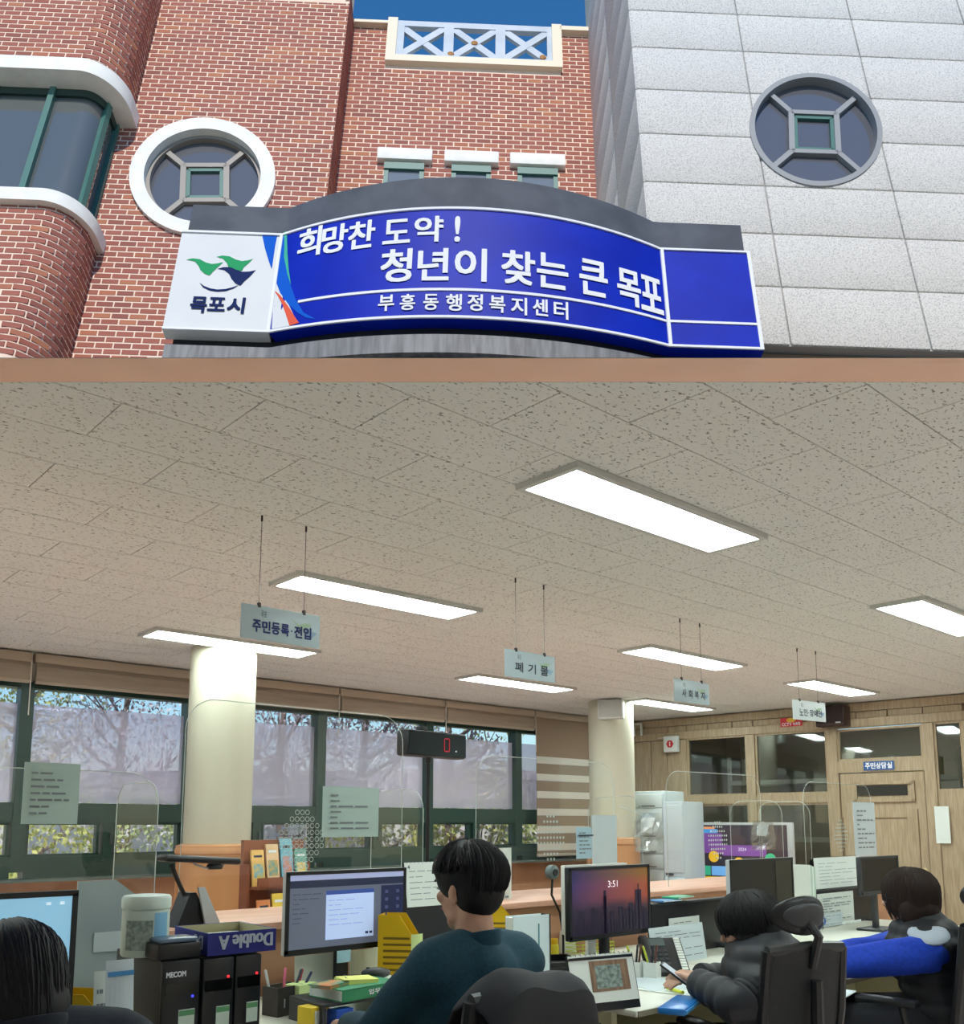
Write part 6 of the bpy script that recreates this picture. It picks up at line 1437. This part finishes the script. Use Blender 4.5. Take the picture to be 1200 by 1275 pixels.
# desk calendar beside the monitor
def desk_calendar(label, rect, Y, m=PAPER, rows=6, base=True, rz=0, floor=.72, tilt=R(-8), n=None):
    x0, x1, z0, z1 = rect; w, h = x1-x0, z1-z0
    t = thing('desk_calendar', label, 'calendar', ((x0+x1)/2, Y, floor), rz, 'desk calendars'); b = z0-floor
    rt_ = Matrix.Rotation(tilt, 3, 'X'); o_ = Vector((0, 0, b))
    def q_(nm, mm, c, d): mb = MB(); mb.box(Vector(c), d); mb.v = [o_+rt_ @ p for p in mb.v]; return mb.build(nm, mm, t)
    q_('page', m, (0, -.002, h/2), (w, .003, h)); q_('back_board', PLB, (0, .003, h/2-b*.5), (w+.012, .004, h+b))
    mb = MB()
    for k in range(int(w/.022)): c = Vector((-w/2+.012+k*.022, 0, h)); mb.tube([c+Vector((0, .005*math.cos(a), .005*math.sin(a))) for a in [2*math.pi*q/8 for q in range(9)]], .0009, 4)
    mb.v = [o_+rt_ @ p for p in mb.v]; tag(mb.build('spiral_binding', PLB, t), kind='stuff')
    mb = MB(); mb.add([(-w/2, .10, -b), (w/2, .10, -b), (w/2, .03, h-.012), (-w/2, .03, h-.012)], [(0, 1, 2, 3)]); mb.v = [o_+p for p in mb.v]; lg = mb.build('rear_leaf', PLB, t); md = lg.modifiers.new('s', 'SOLIDIFY'); md.thickness = .003
    if rows:
        l = lines(t, -w*.42, w*.42, h*.1, h*.86, rows, INK, -.0042, .12, n or 3); l.data.transform(Matrix.Translation(o_) @ rt_.to_4x4())
    return t, w, h, o_, rt_
t, w, h, o_, rt_ = desk_calendar('spiral desk calendar between the wide monitor and the man in teal', rectY(507, 1073, 562, 1128, 3.2), 3.2)
mb = MB(); text_into(mb, '4', lambda x, y, k: o_+rt_ @ Vector((x, -.0045, y)), -w*.44, -w*.39, h*.85, h*.94, .03); mb.build('month_number', INKD, t)
# yellow file holders on the man's desk and binders
file_box('yellow slotted file holder left of the man in teal', (onY(508, 1190, 2.98).x, 2.98, .72), R(40), .11, .22, .32, lowf=.35)
file_box('yellow slotted file holder right of the man in teal', (onY(628, 1160, 3.22).x, 3.22, .72), R(42), .09, .26, .30)
x0, x1, z0, z1 = rectY(512, 1163, 526, 1205, 2.66); sheet('bookmark_strip', 'pale green paper strip leaning on the left yellow holder', 'paper', (x0, x1, .72, z1), 2.66, NOTEG)
x0, x1, z0, z1 = rectY(640, 1140, 682, 1183, 2.9)
t = thing('ring_binder', 'white ring binder with a black edge behind the black tray', 'binder', ((x0+x1)/2, 2.9, .72), R(-4)); w, h = x1-x0, z1-.72
box('cover', PAPERB, (0, 0, h/2), (w, .004, h), t); box('cover', PAPERB, (0, .05, h/2), (w, .004, h), t); box('spine', PLB, (w/2+.002, .025, h/2), (.012, .054, h), t); box('pages', PAPER, (-.004, .025, h/2), (w*.95, .042, h*.96), t); box('marker_tab', mat('teal_tab', (60, 130, 140), .5), (w*.2, -.003, h*.62), (.006, .002, h*.5), t)
x0, x1, z0, z1 = rectY(544, 1150, 600, 1190, 3.28); sheet('loose_paper', 'white sheet standing behind the head of the man in teal', 'paper', (x0, x1, .72, z1), 3.28, PAPER, 5, 'loose papers')
x0, x1, z0, z1 = rectY(600, 1056, 641, 1140, 3.57); sheet('loose_paper', 'tall white sheet on the screen right of the man in teal', 'paper', (x0, x1, z0, z1), 3.597, PAPER, 8, 'loose papers', seed=6)
t = thing('document_tray', 'flat black document tray right of the man in teal', 'tray', on_desk(672, 1212), R(-30)); 
for c, d in (((0, 0, .035), (.34, .25, .006)), ((-.167, 0, .05), (.006, .25, .03)), ((.167, 0, .05), (.006, .25, .03)), ((0, .122, .05), (.34, .006, .03)), ((0, -.10, .05), (.34, .012, .02)), ((0, 0, .016), (.28, .2, .032))): box('panel', PLB, c, d, t)
# webcam on a gooseneck
x0, x1, z0, z1 = rectY(678, 1075, 697, 1097, 3.2)
q = onY(701, 1160, 3.2)
t = thing('gooseneck_webcam', 'round grey webcam on a bent black stem left of the sunset monitor', 'webcam', (q.x, 3.2, .72))
zz = (z0+z1)/2-.72; dx = (x0+x1)/2-q.x
MB().lathe([(.0, -.022), (.034, -.018), (.036, 0), (.034, .014), (.022, .02), (.018, .02)], 24).build('head', mat('grey_mint_plastic', (96, 110, 110), .4), t, True, Matrix.Translation((dx, 0, zz)) @ Matrix.Rotation(R(90), 4, 'X')); MB().lathe([(.018, 0), (.016, .004)], 18).build('lens', PLB, t, mw=Matrix.Translation((dx, -.022, zz)) @ Matrix.Rotation(R(90), 4, 'X'))
MB().tube([(0, 0, 0), (0, 0, .12), (dx*.3, 0, zz*.55), (dx*1.1, 0, zz*.75), (dx, 0, zz-.03)], .006, 8).build('gooseneck', PLB, t, True); MB().lathe([(.05, 0), (.05, .012), (.01, .02)], 24).build('base', PLB, t, True)
# cups and small things around the sunset monitor
WHC = mat('white_cup', (224, 228, 222), .45)
q = on_desk(706, 1186); t = cyl_thing('paper_cup', 'upturned white paper cup with an orange mark left of the sunset monitor', 'cup', (q[0], q[1], .72), [(.05, 0), (.038, .11), (.036, .112)], WHC); wrap('orange_mark', ORG, .0445, -.35, .05, .055, .075, t)
q = on_desk(690, 1190); t = cyl_thing('glue_bottle', 'small yellow bottle left of the white cup', 'bottle', (q[0], q[1], .72), [(.024, 0), (.025, .05), (.018, .06)], mat('lemon_plastic', (234, 222, 60), .4)); MB().lathe([(.02, .06), (.02, .085), (.016, .088)], 20).build('cap', YEL, t, True)
q = on_desk(683, 1187); t = thing('note_block', 'lime green note block behind the yellow bottle', 'notes', (q[0], q[1]+.08, .72)); box('block', mat('lime_block', (196, 214, 60), .5), (0, 0, .055), (.06, .05, .11), t, r=.003); box('top_leaf', NOTEG, (0, 0, .112), (.058, .048, .003), t)
q = onY(738, 1180, 3.27); t = thing('wire_basket', 'lime green wire basket under the sunset monitor', 'basket', (q.x, 3.29, .72)); mb = MB()
for k in range(12): mb.tube([(-.12+.022*k, -.06, 0), (-.12+.022*k, -.06, .06)], .002, 5)
for j in range(4): mb.tube([(-.12, -.06, .02*j), (.122, -.06, .02*j), (.122, .06, .02*j), (-.12, .06, .02*j), (-.12, -.06, .02*j)], .002, 5)
mb.build('wire_mesh', mat('lime_wire', (190, 206, 40), .5), t)
for k, (px, py, lb) in enumerate(((792, 1217, 'white cup with pens under the sunset monitor'), (812, 1218, 'white square cup left of the desk phone'))):
    q = on_desk(px, py); t = thing('pen_cup', lb, 'cup', (q[0], q[1], .72), R(15)); 
    for c, d in (((0, -.028, .035), (.06, .004, .07)), ((0, .028, .035), (.06, .004, .07)), ((-.028, 0, .035), (.004, .052, .07)), ((.028, 0, .035), (.004, .052, .07)), ((0, 0, .002), (.052, .052, .004))): box('wall', WHC, c, d, t)
    for j, (tl, col) in enumerate((((.3, .1), (40, 44, 52)), ((-.2, .2), (196, 206, 60)), ((.1, -.1), (110, 70, 60)))):
        d = Vector((*tl, 1)).normalized(); b_ = thing('pen', '%s pen in the %s' % (('black', 'lime', 'brown')[j], ('cup under the sunset monitor', 'cup by the desk phone')[k]), 'pen', (q[0]+.008*(j-1), q[1], .725), 0, 'pens in the white cups'); pm = mat('pen_c%d' % j, col, .4); MB().tube([Vector((0, 0, 0)), d*.10], .0045, 8).build('barrel', pm, b_, True); MB().tube([d*.10, d*.135, d*.14], [.005, .0048, .002], 8).build('cap', pm, b_, True)
for k, (px, py, ang, m, lb) in enumerate(((835, 1232, 10, PAPER, 'printed sheets spread beside the blue folder'), (815, 1226, -20, PAPERB, 'grey white sheet under the desk phone'), (690, 1212, 25, PAPERB, 'clear document sleeve behind the photo calendar'), (742, 1206, -5, PAPER, 'white sheet under the sunset monitor'), (1010, 1236, 12, PAPERB, 'sheet of paper under the blue sleeve'), (330, 1222, 8, PAPER, 'white sheet behind the leather caddy'))):
    q = on_desk(px, py); t = thing('loose_paper', lb, 'paper', (q[0], q[1], .7205+.001*k), R(ang), 'loose papers'); box('sheet', m, (0, 0, .002), (.21, .297, .004), t); l = lines(t, -.08, .08, -.12, .12, 10, INK, -.0046, .15, 9+k); l.data.transform(Matrix.Rotation(R(-90), 4, 'X')) if k in (0, 4) else bpy.data.objects.remove(l)
q = on_desk(838, 1256); t = thing('clear_folder', 'bright blue plastic folder at the bottom beside the photo calendar', 'folder', (q[0]+.02, q[1]-.02, .722), R(22)); box('cover', mat('bright_blue_plastic', (40, 120, 196), .3), (0, 0, .012), (.28, .10, .024), t, r=.006); box('edge', mat('blue_edge', (60, 150, 220), .3), (0, -.052, .012), (.27, .004, .012), t)
q = on_desk(832, 1240); t = thing('highlighter', 'yellow green highlighter on the papers by the blue folder', 'pen', (q[0]+.05, q[1], .735), R(70)); MB().tube([(-.05, 0, 0), (.035, 0, 0)], .007, 10).build('barrel', mat('neon_yellow', (214, 224, 60), .4), t, True); MB().tube([(.035, 0, 0), (.06, 0, 0)], .0075, 10).build('cap', MATS['neon_yellow'], t, True)
# calendar with a picture
YC = 2.28
x0, x1, z0, z1 = rectY(722, 1188, 786, 1248, YC)
t, w, h, o_, rt_ = desk_calendar('white spiral desk calendar with a framed picture beside the draped jacket', (x0, x1, max(z0, .735), z1), YC, rows=0, rz=R(-14), tilt=R(-14))
def cal(nm, m, a, b, c, d, y): mb = qbox(MB(), -w/2+w*a, -w/2+w*b, h*c, h*d, y); mb.v = [o_+rt_ @ p for p in mb.v]; return mb.build(nm, m, t)
cal('picture_ground', mat('brown_picture', (150, 120, 96), .6, noise=(120, 92, 72), scale=25, stretch=(4, 1, .6)), .30, .90, .22, .86, -.0045); cal('picture_panel', mat('pale_picture', (150, 168, 162), .6, noise=(96, 110, 104), scale=70), .38, .78, .28, .76, -.005)
# desk phone
PZ = onZ(838, 1214, .72); t = thing('desk_phone', 'black office desk phone with a strip of white labels', 'phone', (PZ.x, PZ.y+.05, .72), R(-38))
rot = Matrix.Rotation(R(38), 3, 'X'); mb = MB(); mb.rbox((0, 0, .075), (.20, .22, .035), .012, 2, rot); mb.build('body', PLB, t, True); box('stand', PLB, (0, .05, .05), (.16, .05, .10), t, r=.008)
def ph_(nm, m, x, y, dx, dy, z=.02, hgt=.004): mb = MB(); mb.box((0, 0, 0), (dx, dy, hgt)); mb.v = [Vector((0, 0, .075))+rot @ (p+Vector((x, y, z))) for p in mb.v]; return mb.build(nm, m, t)
ph_('display', mat('lcd_grey', (88, 100, 98), .3), -.02, .07, .07, .045)
for k in range(12): ph_('speed_label', WHC, .075, -.09+k*.0165, .028, .013)
for k in range(12): ph_('key', PLG, -.045+.026*(k % 3), -.06+.026*(k//3), .018, .016)
mb = MB(); mb.rbox((-.075, -.01, .025), (.045, .20, .03), .012, 2); mb.v = [Vector((0, 0, .075))+rot @ (p+Vector((-.012, 0, .012))) for p in mb.v]; mb.build('handset', PLB, t, True)
# black partition with pinned papers behind the phone
def desk_screen(label, rect, Y, m=PLB):
    x0, x1, z0, z1 = rect; t = thing('desk_screen', label, 'screen', ((x0+x1)/2, Y, .72), 0, 'black desk screens'); w = x1-x0; h = z1-.72
    box('panel', m, (0, 0, h/2), (w, .03, h), t, r=.004); box('top_cap', PLG, (0, 0, h+.004), (w+.01, .04, .012), t, r=.003)
    for s in (-1, 1): box('foot', PLG, (s*w*.4, 0, .006), (.05, .12, .012), t)
    return t
desk_screen('black desk screen behind the desk phone', rectY(809, 1123, 905, 1200, 3.0), 3.0)
desk_screen('black desk screen carrying timetable sheets beside the blue sleeve', rectY(992, 1108, 1086, 1190, 3.12), 3.12)
x0, x1, z0, z1 = rectY(838, 1142, 876, 1190, 2.95); sheet('loose_paper', 'white printed sheet pinned on the black screen behind the phone', 'paper', (x0, x1, .75, z1), 2.975, PAPER, 9, 'loose papers', seed=3)
x0, x1, z0, z1 = rectY(813, 1152, 880, 1212, 2.8); t = sheet('wall_planner', 'large white month planner leaning behind the desk phone', 'calendar', (x0, x1, .72, z1), 2.8, PAPERB, 0, tilt=R(-8)); lines(t, -(x1-x0)*.42, (x1-x0)*.42, .02, z1-.74, 8, INKD, -.0085, .14, 12)
for k, (c, lb) in enumerate((((90, 150, 210), 'blue folder lying on top of the black desk screen'), ((60, 170, 120), 'green folder lying on top of the black desk screen'))):
    q = onY(828+k*16, 1120, 3.0); t = thing('folder', lb, 'folder', (q.x, 3.0, onY(850, 1123, 3.0).z+.011+.012*k), R(5*k)); box('cover', mat('folder_%d' % k, c, .4), (0, 0, .006), (.16, .10, .01), t, r=.003); box('pages', PAPER, (0, 0, .006), (.154, .104, .004), t)
# timetable sheets, scissors, small things on the right
for k, (r4, lb, rw) in enumerate((((1017, 1111, 1062, 1150), 'timetable sheet with a grid pinned to the right black screen', 9), ((1018, 1137, 1049, 1182), 'white sheet with blue scissors clipped on the right screen', 6), ((1048, 1146, 1072, 1178), 'small white sheet in the corner of the right screen', 6))):
    x0, x1, z0, z1 = rectY(*r4, 3.09-.012*k); sheet('loose_paper', lb, 'paper', (x0, x1, max(z0, .725), z1), 3.085-.012*k, PAPER if k != 1 else PAPERB, rw, 'loose papers', seed=20+k)
q = onY(1024, 1147, 3.04); t = thing('scissors', 'blue handled scissors hanging on the right screen', 'scissors', (q.x, 3.04, q.z)); mb = MB()
for s in (-1, 1): MB().tube([(s*.018+.015*math.cos(a), 0, .02*math.sin(a)) for a in [2*math.pi*k/14 for k in range(15)]], .004, 6).build('handle', mat('blue_handle', (40, 90, 190), .4), t, True); MB().tube([(s*.01, 0, -.018), (-s*.008, 0, -.09)], [.004, .001], 6).build('blade', CHR, t)
t, w, h, o_, rt_ = desk_calendar('white spiral desk calendar on top of the right black screen', rectY(1015, 1068, 1071, 1106, 3.12), 3.12, floor=rectY(1015, 1068, 1071, 1107, 3.12)[2]-.0, tilt=R(-3), rows=7)
t.location.z = onY(1040, 1108, 3.12).z+.01
q = onY(1003, 1107, 3.3); t = thing('yellow_bowl', 'small yellow bowl beside the white calendar', 'bowl', (q.x, 3.5, 1.0)); MB().lathe([(.03, 0), (.055, .05), (.052, .05), (.028, .004)], 24).build('bowl', YEL, t, True); MB().lathe([(.04, .030), (.04, .034)], 16).build('filling', mat('yellow_filling', (236, 200, 60), .8), t)
x0, x1, z0, z1 = rectY(986, 1076, 998, 1132, 3.1); t = thing('file_stack', 'pale green upright files right of the black monitor', 'files', ((x0+x1)/2, 3.1, .72)); 
for k in range(4): box('file', mat('pale_green_file', (186, 206, 190), .6) if k % 2 else PAPER, (-.03+.02*k, 0, (z1-.72)/2), (.016, .22, z1-.72-.01*k), t)
q = on_desk(1052, 1200); t = thing('stapler', 'black stapler under the small white sheet on the right', 'stapler', (q[0], q[1], .72), R(20)); box('base', PLB, (0, 0, .006), (.13, .035, .012), t, r=.004); box('arm', PLB, (0, 0, .032), (.125, .03, .022), t, r=.008, rot=Matrix.Rotation(R(-6), 3, 'Y'))
q = on_desk(1086, 1182); t = thing('note_block', 'pale yellow note block beside the blue sleeve', 'notes', (q[0], q[1], .72)); box('block', NOTEG, (0, 0, .03), (.09, .07, .06), t, r=.003); box('tab', ORG, (.02, -.036, .05), (.02, .002, .015), t)
